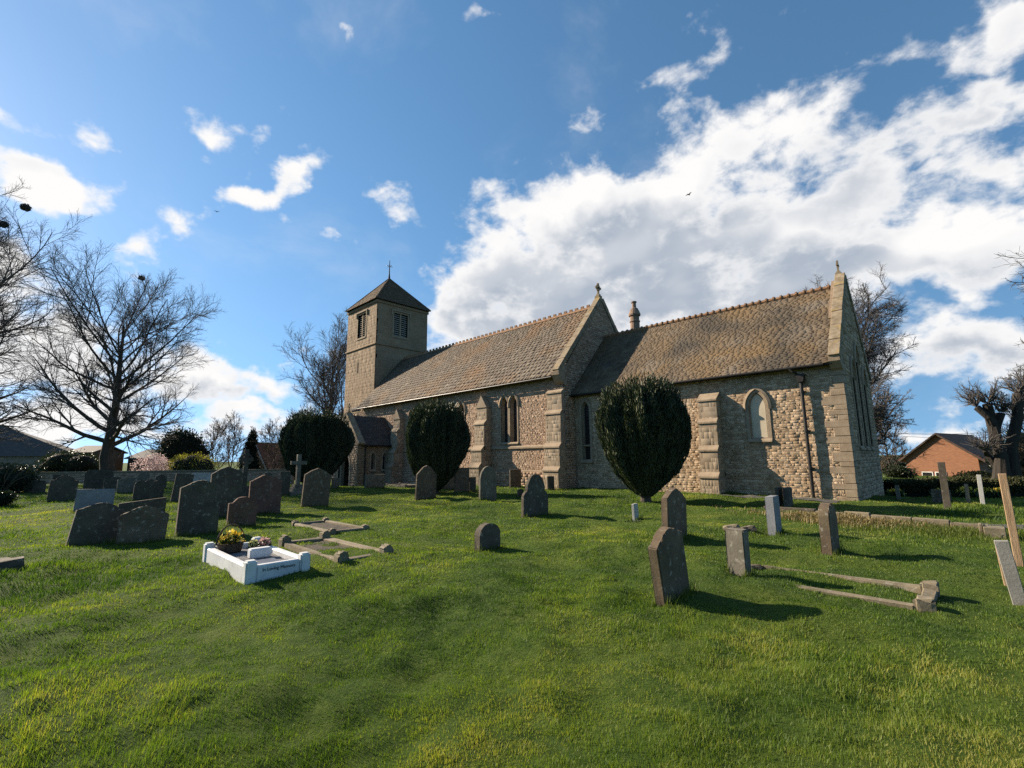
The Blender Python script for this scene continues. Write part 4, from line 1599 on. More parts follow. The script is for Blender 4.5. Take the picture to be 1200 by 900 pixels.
def pollard():
    base = ground_d(1172, 27)
    pb = material('dark_bark', [(0, (.018, .015, .012)), (1, (.05, .042, .034))], 3, bump=.8, bscale=12, bdist=.05, stretch=(1, 1, .3), rand=False)
    root = empty('pollard_tree', base, 'pollarded tree with thick forked trunk and sprouting stubs by the brick house', 'tree')
    rg = np.random.default_rng(5)
    b = MB()
    D = 27

    def W(px, py):
        return at_d(px, py, D)
    stems = [([(1176, 590), (1174, 560), (1170, 535), (1167, 510), (1163, 490), (1154, 474)], [.52, .42, .30, .26, .24, .22]),
             ([(1185, 590), (1185, 560), (1186, 525), (1188, 490), (1189, 462)], [.46, .38, .28, .25, .24]),
             ([(1168, 520), (1171, 498), (1172, 484)], [.22, .21, .20]),
             ([(1165, 500), (1156, 489), (1147, 477)], [.18, .16, .17]),
             ([(1188, 495), (1195, 480), (1200, 470)], [.18, .15, .15]),
             ([(1172, 548), (1160, 533), (1152, 528)], [.17, .12, .10])]
    heads = []
    for pts, rr in stems:
        q = [W(*p) + Vector(FH) * random.uniform(-.2, .2) for p in pts]
        if pts[0][1] == 590:
            q[0] = Vector((q[0].x, q[0].y, hz(q[0].x, q[0].y) - .3))
        b.tube(q, rr, 10)
        heads.append((q[-1], rr[-1], q[-1] - q[-2]))
    b.jitter(.03)
    b.build('trunk', pb, root)
    Ps = []
    for (h, r, d) in heads:
        for i in range(20):
            a = rg.normal(0, 1, 3)
            a[2] = abs(a[2]) + .3
            a /= np.linalg.norm(a)
            a = a + np.array(d.normalized()) * .5
            a /= np.linalg.norm(a)
            L_ = rg.uniform(.4, 1.4)
            p0 = np.array(h) + a * r * .6
            Ps.append([p0, p0 + a * L_ * .33 + rg.normal(0, .05, 3), p0 + a * L_ * .66 + rg.normal(0, .08, 3) + [0, 0, .05], p0 + a * L_ + rg.normal(0, .1, 3) + [0, 0, .12]])
    P = np.array(Ps)
    Rr = np.tile(np.array([.035, .025, .017, .009]), (len(P), 1))
    P2, R2, _ = grow(rg, P, Rr, np.full(len(P), 1.5), 7, .2, .95, (.3, .8), .45, 4, .05, .12, .7, .007)
    v1, f1 = tubes(P, Rr, 4)
    v2, f2 = tubes(P2, R2, 3)
    mesh_np('crown', np.vstack([v1, v2]), [np.concatenate([f1, f2 + len(v1)])], MT['twig'], root)


pollard()


def bush(name, px, D, xl, xr, ytop, label, cat, mat, seed, n=5000, leaf=(.16, .09), ybase=None, depth=.7, lumps=9, core=True, cone=False, up=.2, stems=None, group=None):
    """shrub of leafy lumps on the ground at distance D, as wide and high as it looks"""
    rg = np.random.default_rng(seed)
    base = ground_d(px, D)
    sc = D / FPX * 1.02
    wd = (xr - xl) * sc / 2
    topp = at_d(px, ytop, D)
    H = topp.z - base.z
    cx = at_d((xl + xr) / 2, 540, D)
    rt = Vector((RGT[0], RGT[1], 0)).normalized()
    fh = Vector(FH)
    C = []
    if cone:
        for i in range(lumps):
            t = i / lumps
            C.append((Vector((cx.x, cx.y, base.z)) + rt * rg.normal(0, .12) * wd + Vector((0, 0, H * (.12 + .8 * t))), wd * (1 - .75 * t) * .9, H / lumps * 1.3))
    else:
        for i in range(lumps):
            a = rg.uniform(-1, 1)
            r = rg.uniform(.35, .6)
            zc = H * (.30 + .38 * rg.random() * (1 - .5 * abs(a)))
            C.append((Vector((cx.x, cx.y, base.z)) + rt * a * wd * .62 + fh * rg.uniform(-1, 1) * wd * depth * .5 + Vector((0, 0, zc)), wd * r, min(H * .42, H - zc)))
        C[0] = (Vector((cx.x, cx.y, base.z + H * .55)), wd * .6, H * .45)
    root = empty(name, base, label, cat, group)
    Pn, Nn, core_v, core_f, off = [], [], [], [], 0
    for (c, rw, rh) in C:
        m = n // len(C)
        a = rg.normal(0, 1, (m, 3))
        a /= np.linalg.norm(a, axis=1, keepdims=True)
        rr = (1 + .22 * rg.normal(0, 1, (m, 1)) * .6)
        Pn.append(np.array(c) + a * np.array([rw, rw, rh]) * rr)
        Nn.append(a)
        if core:
            v, f = lump_core(lambda th, t: np.array(c) + np.array([math.cos(th) * rw * .8 * math.sin(math.pi * (t * .98 + .01)), math.sin(th) * rw * .8 * math.sin(math.pi * (t * .98 + .01)), -math.cos(math.pi * t) * rh * .8]), 10, 6)
            core_v.append(v)
            core_f.append(f + off)
            off += len(v)
    P, N_ = np.concatenate(Pn), np.concatenate(Nn)
    g = P[:, 2] > base.z - .05
    P, N_ = P[g], N_[g]
    ob = leaves('foliage', P, N_, leaf[0], leaf[1], mat, root, up=up, spread=.6, seed=seed, core=(np.concatenate(core_v), np.concatenate(core_f), MT['yewcore']) if core else None)
    K = 9
    Ps = np.array([[np.array(base) + np.array([rg.normal(0, .06), rg.normal(0, .06), -.1]), np.array(base) * .5 + np.array(c) * .5 + rg.normal(0, .08, 3), np.array(c)] for c, _, _ in C])
    v, f = tubes(Ps, np.tile(np.array([.05, .035, .015]), (len(Ps), 1)) * max(.6, wd * .5), 5)
    mesh_np('stems', v, [f], MT[stems or 'bark'], root)
    return root


LM = {
    'conifer': leaf_mat('conifer_needles', (.010, .018, .012), (.030, .040, .022), .1),
    'laurel': leaf_mat('laurel_leaves', (.012, .022, .010), (.05, .065, .03), .15, rough=.4),
    'blossom': leaf_mat('pink_blossom', (.55, .43, .41), (.78, .68, .66), .4, (1, .9, .9)),
    'olive': leaf_mat('yellow_green_leaves', (.20, .18, .05), (.38, .33, .10), .45),
    'hedge': leaf_mat('hedge_leaves', (.020, .028, .010), (.085, .085, .030), .2),
    'ivy': leaf_mat('ivy_leaves', (.012, .022, .009), (.04, .055, .022), .15, rough=.4),
}


# ------------------------------------------------------------------ background on the left
def house(name, label, corner, ux, length, width, wall_h, ridge_h, wallm, roofm, hip=False, eave=.4, verge=.25, hipf=1.0):
    """pitched-roof house; corner: near corner on the ground, ux: direction of its ridge"""
    c = Vector(corner)
    U = Vector((ux[0], ux[1], 0)).normalized()
    V = Vector((-U.y, U.x, 0))
    root = empty(name, c, label, 'house')
    Z = Vector((0, 0, 1))
    b = MB()
    if width < 0:
        V, width = -V, -width
    a = [c, c + V * width, c + V * width + Z * wall_h, c + V * (width / 2) + Z * (wall_h if hip else ridge_h - .05), c + Z * wall_h]
    a = [p - Z * (.4 if i < 2 else 0) for i, p in enumerate(a)]
    b.prism(a, U * length)
    b.build('wall', wallm, root)
    r = MB()
    e = eave
    ez = wall_h - e * (ridge_h - wall_h) / (width / 2)
    hp = width / 2 * hipf if hip else 0
    p = lambda u, v, z: c + U * u + V * v + Z * z
    if hip:
        A = [p(-e, -e, ez), p(length + e, -e, ez), p(length + e, width + e, ez), p(-e, width + e, ez)]
        R0, R1 = p(hp * .9, width / 2, ridge_h), p(length - hp * .9, width / 2, ridge_h)
        for q in ([A[0], A[1], R1, R0], [A[1], A[2], R1], [A[2], A[3], R0, R1], [A[3], A[0], R0], A[::-1]):
            r.poly(q)
        bmesh.ops.remove_doubles(r.bm, verts=r.bm.verts, dist=1e-4)
    else:
        th = .14
        pr = [p(-verge, -e, ez + .03), p(-verge, width / 2, ridge_h + .03), p(-verge, width + e, ez + .03), p(-verge, width + e, ez + .03 + th), p(-verge, width / 2, ridge_h + .03 + th * 1.2), p(-verge, -e, ez + .03 + th)]
        r.prism(pr, U * (length + 2 * verge))
    ro = r.build('roof', roofm, root)
    return root, ro, p


render = material('pale_render', [(0, (.24, .23, .20)), (1, (.34, .33, .29))], 1.5, bump=.1, rand=False)
roofg = material('grey_roof_tiles', [(0, (.065, .062, .06)), (1, (.12, .112, .10))], 3, bump=.5, bscale=8, rand=False)
roofr = material('red_roof_tiles', [(0, (.13, .058, .036)), (1, (.25, .12, .075))], 3, bump=.5, bscale=8, rand=False)


def background_left():
    rt = Vector((RGT[0], RGT[1], 0)).normalized()
    fh = Vector(FH)
    # low wall along the far side
    a, b_ = ground_d(30, 37.5), ground_d(345, 40.5)
    d = (b_ - a)
    L_ = math.hypot(d.x, d.y)
    U = Vector((d.x, d.y, 0)).normalized()
    nn = Vector((U.y, -U.x, 0))
    root = empty('boundary_wall', a, 'low stone boundary wall with flat coping beyond the left graves', 'wall')
    z0 = -1.3
    top = .14
    m = MB()
    A0 = Vector((a.x, a.y, 0))
    m.prism([A0 + Vector((0, 0, z0)), A0 + nn * -.3 + Vector((0, 0, z0)), A0 + nn * -.3 + Vector((0, 0, top - .09)), A0 + Vector((0, 0, top - .09))], U * L_)
    wl = m.build('wall', MT['mortar'], root)
    stones('stonework', A0, U, nn, [(0, -1.2), (L_, -1.2), (L_, top - .1), (0, top - .1)], [], (.10, .18), (.2, .45), mat=MT['nave'], parent=wl, seed=71)
    m = MB()
    k = 0
    while k < L_:
        w = random.uniform(.7, 1.1)
        p = A0 + U * k + nn * .06
        m.prism([p + Vector((0, 0, top - .09)), p - nn * .42 + Vector((0, 0, top - .09)), p - nn * .42 + Vector((0, 0, top)), p + Vector((0, 0, top + random.uniform(0, .015)))], U * (w - .008))
        k += w
    m.build('coping', MT['coping'], root)
    # bungalow
    c = ground_d(88, 60)
    root, ro, p = house('bungalow', 'pale rendered bungalow with low grey hipped roof behind the left trees', c, -rt - fh * .62, 20, -9, 2.85, 6.5, render, roofg, hip=True, eave=.5, hipf=2.1)
    # low roofs further off
    house('dark_house', 'dark low house with grey roof seen under the rounded bare tree', ground_d(180, 66), -rt, 3.6, -7, 2.2, 3.3, MT['tower_tile'], MT['slate'])
    house('flat_house', 'low dark roofed outbuilding between the bungalow and the bare tree', ground_d(108, 62), -rt, 3.2, -5, 2.9, 3.7, MT['tower_tile'], MT['slate'])
    # small gabled house
    c = ground_d(285, 58)
    g, ro, p = house('gabled_cottage', 'small brick cottage with white bargeboards on its gable behind the crosses', c, fh * .95 + rt * .30, 8, -4.0, 1.0, 4.1, material('cottage_brick', [(0, (.20, .12, .08)), (1, (.33, .21, .14))], 4, bump=.2, rand=False), roofr)
    b = MB()
    for s in (0, 1):
        p0 = p(-.30, -.4, .42) if s == 0 else p(-.30, 4.4, .42)
        p1 = p(-.30, 2.0, 4.25)
        b.prism([p0, p1, p1 - Vector((0, 0, .32)), p0 - Vector((0, 0, .32))], (p(-.36, 0, 0) - p(-.30, 0, 0)))
    b.build('bargeboards', MT['marble'], g)
    house('tiled_house', 'red tiled house roof behind the small brick cottage', ground_d(300, 63), rt * .95 - fh * .2, 9, 6, 1.4, 3.4, render, roofr)
    # shrubs and trees beyond the wall
    bush('conifer', 205, 52, 178, 236, 504, 'dense dark conifer with ragged top beyond the boundary wall', 'conifer', LM['conifer'], 4, 9000, (.3, .12), lumps=14, up=.5)
    bush('blossom_tree', 182, 47, 164, 200, 533, 'small tree covered in pale pink blossom', 'tree', LM['blossom'], 5, 3000, (.12, .09), lumps=10, core=False)
    bush('golden_shrub', 226, 47, 203, 250, 531, 'rounded yellow green shrub beside the pink blossom tree', 'shrub', LM['olive'], 6, 5000, (.16, .07), lumps=8)
    bush('cypress', 293, 54, 282, 304, 504, 'narrow dark cypress beside the small brick cottage', 'conifer', LM['conifer'], 7, 4000, (.3, .1), lumps=8, cone=True, up=.6)
    bush('evergreen_shrub', 75, 50, 52, 118, 529, 'dark evergreen shrubs in front of the bungalow wall', 'shrub', LM['laurel'], 8, 6000, (.2, .1), lumps=12)
    bush('laurel_bush', 8, 25.5, -22, 38, 544, 'dark laurel bush with long arching stems at the picture edge', 'shrub', LM['laurel'], 9, 6000, (.14, .06), lumps=9)
    bush('low_shrub', 6, 17.5, -14, 23, 577, 'low dark mounded shrub in front of the laurel bush', 'shrub', LM['laurel'], 10, 3500, (.09, .04), lumps=7)
    for i, (px, D, H, lb) in enumerate([(248, 54, 5.2, 'brown twiggy leafless thicket beside the dark conifer'), (272, 56, 6.0, 'brown leafless thicket left of the narrow cypress'),
                                        (322, 55, 5.6, 'brown leafless thicket behind the small brick cottage'), (346, 52, 5.2, 'leafless thicket next to the yew beyond the porch')]):
        bare_tree(ground_d(px, D), H, lb, 90 + i, name='leafless_thicket', trunk_r=.09, clear=.04, limbs=16, ratio=.62, ang=(.35, .9), up=.08, levels=(7, 6, 5), mat='twig_brown', twig_r=.010)
    # arching stems of the laurel
    b = MB()
    base = ground_d(4, 25)
    for i, (x, y) in enumerate([(22, 543), (44, 541), (36, 556), (12, 546)]):
        q = at_d(x, y, 24.6)
        b.tube([base + rt * .1 * i, base.lerp(q, .5) + Vector((0, 0, .2)), q], [.02, .016, .008], 5)
    o = b.build('arching_stems', MT['twig_brown'], None)
    tag(top_level(o, base), 'long pale arching bramble stems rising out of the laurel bush', 'bramble')


background_left()


# ------------------------------------------------------------------ background on the right
def background_right():
    rt = Vector((RGT[0], RGT[1], 0)).normalized()
    fh = Vector(FH)
    bm_ = bpy.data.materials.new('orange_brickwork')
    bm_.use_nodes = True
    nt = bm_.node_tree
    bs = nt.nodes['Principled BSDF']
    bs.inputs['Roughness'].default_value = .9
    tc = nt.nodes.new('ShaderNodeTexCoord')
    mp = nt.nodes.new('ShaderNodeMapping')
    mp.inputs['Rotation'].default_value = (math.pi / 2, 0, 0)
    bt = nt.nodes.new('ShaderNodeTexBrick')
    bt.inputs['Color1'].default_value = (.21, .082, .038, 1)
    bt.inputs['Color2'].default_value = (.29, .12, .055, 1)
    bt.inputs['Mortar'].default_value = (.24, .15, .10, 1)
    bt.inputs['Scale'].default_value = 1
    bt.inputs['Brick Width'].default_value = .225
    bt.inputs['Row Height'].default_value = .075
    bt.inputs['Mortar Size'].default_value = .008
    nt.links.new(tc.outputs['Object'], mp.inputs[0])
    nt.links.new(mp.outputs[0], bt.inputs['Vector'])
    nt.links.new(bt.outputs[0], bs.inputs['Base Color'])
    D = 47
    c = ground_d(1061, D)
    c.z -= .95
    al = rad(58)
    gd = rt * math.cos(al) - fh * math.sin(al)          # along the gable end, left to right
    W = 4.0
    while proj(c + gd * W)[0] < 1151:
        W += .05
    # the gable end looks towards the afternoon sun
    root, ro, p = house('brick_house', 'orange brick house with broad gable end and red tiled roof', c, fh * math.cos(al) + rt * math.sin(al), 10, -W, 2.6, 4.75, bm_, roofr, eave=.5, verge=.25)
    b = MB()
    for s in (0, 1):
        p0 = p(-.255, -.5, 2.30) if s == 0 else p(-.255, W + .5, 2.30)
        p1 = p(-.255, W / 2, 4.92)
        b.prism([p0, p1, p1 - Vector((0, 0, .15)), p0 - Vector((0, 0, .15))], p(-.30, 0, 0) - p(-.255, 0, 0))
    b.build('bargeboards', MT['bark'], root)
    for u in (1.15, 2.15):
        f = MB()
        for (v0, v1, z0, z1) in ((u, u + .85, .55, .63), (u, u + .85, 1.22, 1.3), (u, u + .07, .63, 1.22), (u + .78, u + .85, .63, 1.22)):
            f.prism([p(-.04, v0, z0), p(-.04, v1, z0), p(-.04, v1, z1), p(-.04, v0, z1)], p(.02, 0, 0) - p(-.04, 0, 0))
        w = f.build('window', MT['marble'], root)
        g = MB()
        g.poly([p(-.012, u + .07, .63), p(-.012, u + .78, .63), p(-.012, u + .78, 1.22), p(-.012, u + .07, 1.22)])
        g.build('pane', MT['glass'], w)
    # shrubs and trees that close the view
    bush('dark_tree', 1195, 36, 1165, 1240, 505, 'dark ivy grown tree behind the pollard at the picture edge', 'tree', LM['ivy'], 31, 7000, (.22, .12), lumps=12)
    bush('garden_shrub', 1050, 42, 1030, 1064, 546, 'dark garden shrub at the left corner of the brick house', 'shrub', LM['laurel'], 32, 3500, (.16, .09), lumps=7)
    bush('garden_shrub', 1140, 33, 1122, 1168, 553, 'low brownish garden shrub in front of the brick house wall', 'shrub', LM['hedge'], 33, 3500, (.14, .08), lumps=8)
    bush('far_hedge', 1040, 75, 985, 1100, 535, 'far dark hedge beyond the brick house garden', 'hedge', LM['conifer'], 34, 6000, (.35, .2), lumps=14)
    bush('far_hedge', 1220, 70, 1130, 1330, 528, 'far dark hedge behind the red roofed wing', 'hedge', LM['conifer'], 35, 8000, (.35, .2), lumps=18)
    for i, (px, D, H, lb) in enumerate([(1022, 40, 5.2, 'bushy brown leafless thicket behind the chancel corner'), (1210, 34, 6.0, 'bushy leafless thicket behind the timber post')]):
        bare_tree(ground_d(px, D), H, lb, 190 + i, name='leafless_thicket', trunk_r=.09, clear=.04, limbs=16, ratio=.62, ang=(.35, .9), up=.06, levels=(8, 7, 6), mat='twig_brown')
    # second wing behind
    house('rear_wing', 'second brick house behind with ridge along the road and red tiled roof', ground_d(1136, 53), rt, 3.6, 6.5, 1.9, 3.9, bm_, roofr)
    # hedge
    base = ground_d(1100, 24)
    rg = np.random.default_rng(3)
    a, e = ground_d(1036, 24.5), ground_d(1230, 23)
    n = 15000
    t = rg.random(n)
    P = np.array(a)[None] + (np.array(e) - np.array(a))[None] * t[:, None]
    ph = rg.uniform(0, 2 * np.pi, n)
    hh = .33 + .10 * vnoise(t * 14, t * 0, 5)
    P[:, :2] += np.cos(ph)[:, None] * np.array([FH[0], FH[1]]) * .55
    P[:, 2] = -1.1 + hh + np.sin(ph) * hh * 1.0 + rg.normal(0, .04, n)
    N_ = np.stack([np.cos(ph) * FH[0], np.cos(ph) * FH[1], np.sin(ph)], 1)
    hed = empty('hedge', base, 'clipped dark green hedge in front of the brick house', 'hedge')
    u = np.linspace(0, 1, 30)
    cv = []
    for i in range(30):
        q = np.array(a) + (np.array(e) - np.array(a)) * u[i]
        for s, z in ((-.42, -1.5), (.42, -1.5), (.42, -.58), (-.42, -.58)):
            cv.append([q[0] + FH[0] * s, q[1] + FH[1] * s, z])
    cf = [[i * 4 + k, i * 4 + (k + 1) % 4, i * 4 + 4 + (k + 1) % 4, i * 4 + 4 + k] for i in range(29) for k in range(4)]
    leaves('foliage', P, N_, .12, .06, LM['hedge'], hed, spread=.6, core=(np.array(cv), np.array(cf), MT['yewcore']), seed=4)
    # daffodil clumps
    yl = material('daffodil_petals', [(0, (.75, .50, .03)), (1, (.85, .68, .12))], 5, bump=0, rough=.6, transl=(.3, (1, 1, .6)))
    gr = leaf_mat('daffodil_leaves', (.03, .06, .02), (.07, .11, .04), .3)
    for i, (px, py, w, lb) in enumerate([(1044, 585, 7, 'yellow daffodils close to the chancel corner under the hedge'), (1097, 582, 6, 'small daffodil clump left of the tall dark stone'),
                                         (1124, 586, 8, 'daffodils between the tall dark stone and the thin post'), (1142, 584, 10, 'widest daffodil clump, behind the pale post'),
                                         (1164, 584, 7, 'daffodil clump nearest the timber post')]):
        c = ground_d(px, 22.3)
        root = empty('daffodil_clump', c, lb, 'flowers', 'daffodils along the hedge')
        r = w * 22 / FPX
        n = 30
        a_ = np.stack([rg.normal(0, r * .5, n), rg.normal(0, r * .5, n), rg.uniform(.28, .48, n)], 1) + np.array(c)
        k = 6
        Pp = np.repeat(a_, k, 0) + rg.normal(0, .03, (n * k, 3))
        leaves('flowers', Pp, rg.normal(0, 1, (n * k, 3)), .075, .06, yl, root, seed=i)
        Pl = np.repeat(a_, 4, 0)
        Pl[:, 2] = c.z + .15
        leaves('leaves', Pl + rg.normal(0, .05, Pl.shape) * [1, 1, .3], np.tile([0, 0, 1.], (len(Pl), 1)), .42, .025, gr, root, spread=.25, seed=i + 9)
    # overhead wires
    for i, (y0, y1, lb) in enumerate([(506, 497, 'upper thin overhead wire running to the brick house'), (508, 507, 'lower thin overhead wire running to the brick house')]):
        b = MB()
        p0, p1 = at_d(1010, y0, 60), at_d(1330, y1 - 14, 48)
        b.tube([p0.lerp(p1, t) - Vector((0, 0, 1.1 * math.sin(math.pi * t))) for t in np.linspace(0, 1, 13)], .022, 5)
        tag(top_level(b.build('overhead_wire', MT['iron']), p0), lb, 'wire')


background_right()


# ------------------------------------------------------------------ graves
def hs_outline(style, w, h):
    hw = w / 2
    P = []

    def arc(cx, cy, r, a0, a1, n=8):
        return [(cx + r * math.cos(a0 + (a1 - a0) * i / n), cy + r * math.sin(a0 + (a1 - a0) * i / n)) for i in range(n + 1)]
    b = [(-hw, -.28), (hw, -.28)]
    if style == 'flat':
        t = [(hw, h), (-hw, h)]
    elif style == 'peak':
        t = [(hw, h - .26 * w), (hw * .5, h - .10 * w), (0, h), (-hw * .5, h - .10 * w), (-hw, h - .26 * w)]
    elif style == 'gable':
        t = [(hw, h - .38 * w), (hw * .35, h - .07 * w), (0, h), (-hw * .35, h - .07 * w), (-hw, h - .38 * w)]
    elif style == 'gothic':
        t = [(hw, h - .62 * w)] + [(hw - hw * (1 - math.cos(a)) , h - .62 * w + .62 * w * math.sin(a)) for a in np.linspace(.12, math.pi / 2 - .01, 9)]
        t += [(-x, y) for x, y in t[::-1][1:]]
    elif style == 'round':
        t = [(hw, h - hw * .75)] + [(hw * math.cos(a), h - hw * .75 + hw * .75 * math.sin(a)) for a in np.linspace(.1, math.pi - .1, 13)] + [(-hw, h - hw * .75)]
    elif style == 'segment':
        t = [(hw, h - hw * .32)] + [(hw * math.cos(a), h - hw * .32 + hw * .32 * math.sin(a)) for a in np.linspace(.15, math.pi - .15, 11)] + [(-hw, h - hw * .32)]
    elif style == 'shoulder':      # square shoulders with a raised round head
        s, r = h - .22 * w, hw * .62
        t = [(hw, s), (hw * .70, s), (hw * .66, s + .03 * w)] + [(r * math.cos(a), s + .04 * w + (h - s - .04 * w) * math.sin(a)) for a in np.linspace(.15, math.pi - .15, 11)] + [(-hw * .66, s + .03 * w), (-hw * .70, s), (-hw, s)]
    elif style == 'ogee':          # swelling curve between two low shoulders
        t = []
        for x in np.linspace(1, -1, 21):
            f = math.cos(x * math.pi / 2 * 1.0) ** 1.4 if abs(x) < 1 else 0
            t.append((hw * x, h - .20 * w * (1 - f)))
    elif style == 'scroll':        # three small humps
        t = []
        for x in np.linspace(1, -1, 25):
            f = .10 * abs(math.cos(x * math.pi * 1.5)) + .10 * math.cos(x * math.pi / 2)
            t.append((hw * x, h - .2 * w + f * w))
    elif style == 'tallround':     # narrow shoulders, tall semicircle head
        s, r = h - .48 * w, hw * .72
        t = [(hw, s - .12 * w), (hw * .86, s - .03 * w), (r, s)] + [(r * math.cos(a), s + (h - s) * math.sin(a)) for a in np.linspace(.12, math.pi - .12, 13)] + [(-r, s), (-hw * .86, s - .03 * w), (-hw, s - .12 * w)]
    elif style == 'chamfer':
        t = [(hw, h - .16 * w), (hw * .78, h), (-hw * .78, h), (-hw, h - .16 * w)]
    elif style == 'slant':
        t = [(hw, h), (-hw, h - .10 * w)]
    return b + t


def place_slab(xl, xr, yb, yt, th, yaw=0.0):
    """world size of an upright slab from how large it looks: width along the church's north, height"""
    c = at((xl + xr) / 2, yb - 1.5)
    e = .2
    dy = (proj(c + Vector((-math.sin(yaw), math.cos(yaw), 0)) * e)[0] - proj(c)[0]) / e
    dx = (proj(c + Vector((math.cos(yaw), math.sin(yaw), 0)) * e)[0] - proj(c)[0]) / e
    dz = (proj(c)[1] - proj(c + Vector((0, 0, .5)))[1]) / .5
    w = max(.18, ((xr - xl) - abs(dx) * th) / abs(dy))
    return c, w, max(.12, (yb - 1.5 - yt) / dz)


GRAVE_SPOTS = []


def headstone(xl, xr, yb, yt, style, mat, label, roll=0, pitch=0, yaw=0, th=.10, group='old headstones in the churchyard', name='headstone'):
    yw = rad(yaw + random.uniform(-3, 3))
    c, w, h = place_slab(xl, xr, yb, yt, th, yw)
    bm = bmesh.new()
    out = hs_outline(style, w, h)
    # slab in its own y-z plane, thickness along x
    a = [bm.verts.new((-th / 2, x, z)) for x, z in out]
    b = [bm.verts.new((th / 2, x, z)) for x, z in out]
    bm.faces.new(a[::-1])
    bm.faces.new(b)
    n = len(out)
    for i in range(n):
        bm.faces.new((a[i], a[(i + 1) % n], b[(i + 1) % n], b[i]))
    bmesh.ops.recalc_face_normals(bm, faces=bm.faces)
    bmesh.ops.bevel(bm, geom=[e for e in bm.edges if e.calc_face_angle(0) > .6], offset=min(.012, th * .12), segments=2, affect='EDGES', clamp_overlap=True)
    # weathered edges
    for v in bm.verts:
        k = .006
        v.co += Vector((random.uniform(-k, k) * .6, random.uniform(-k, k), random.uniform(-k, k)))
    me = bpy.data.meshes.new(name)
    bm.to_mesh(me)
    bm.free()
    me.materials.append(GM[mat])
    o = bpy.data.objects.new(name, me)
    COL.objects.link(o)
    o.location = c
    o.rotation_euler = (rad(-roll), rad(pitch), yw)
    tag(o, label, 'headstone', group)
    GRAVE_SPOTS.append((c.x, c.y, w))
    return o


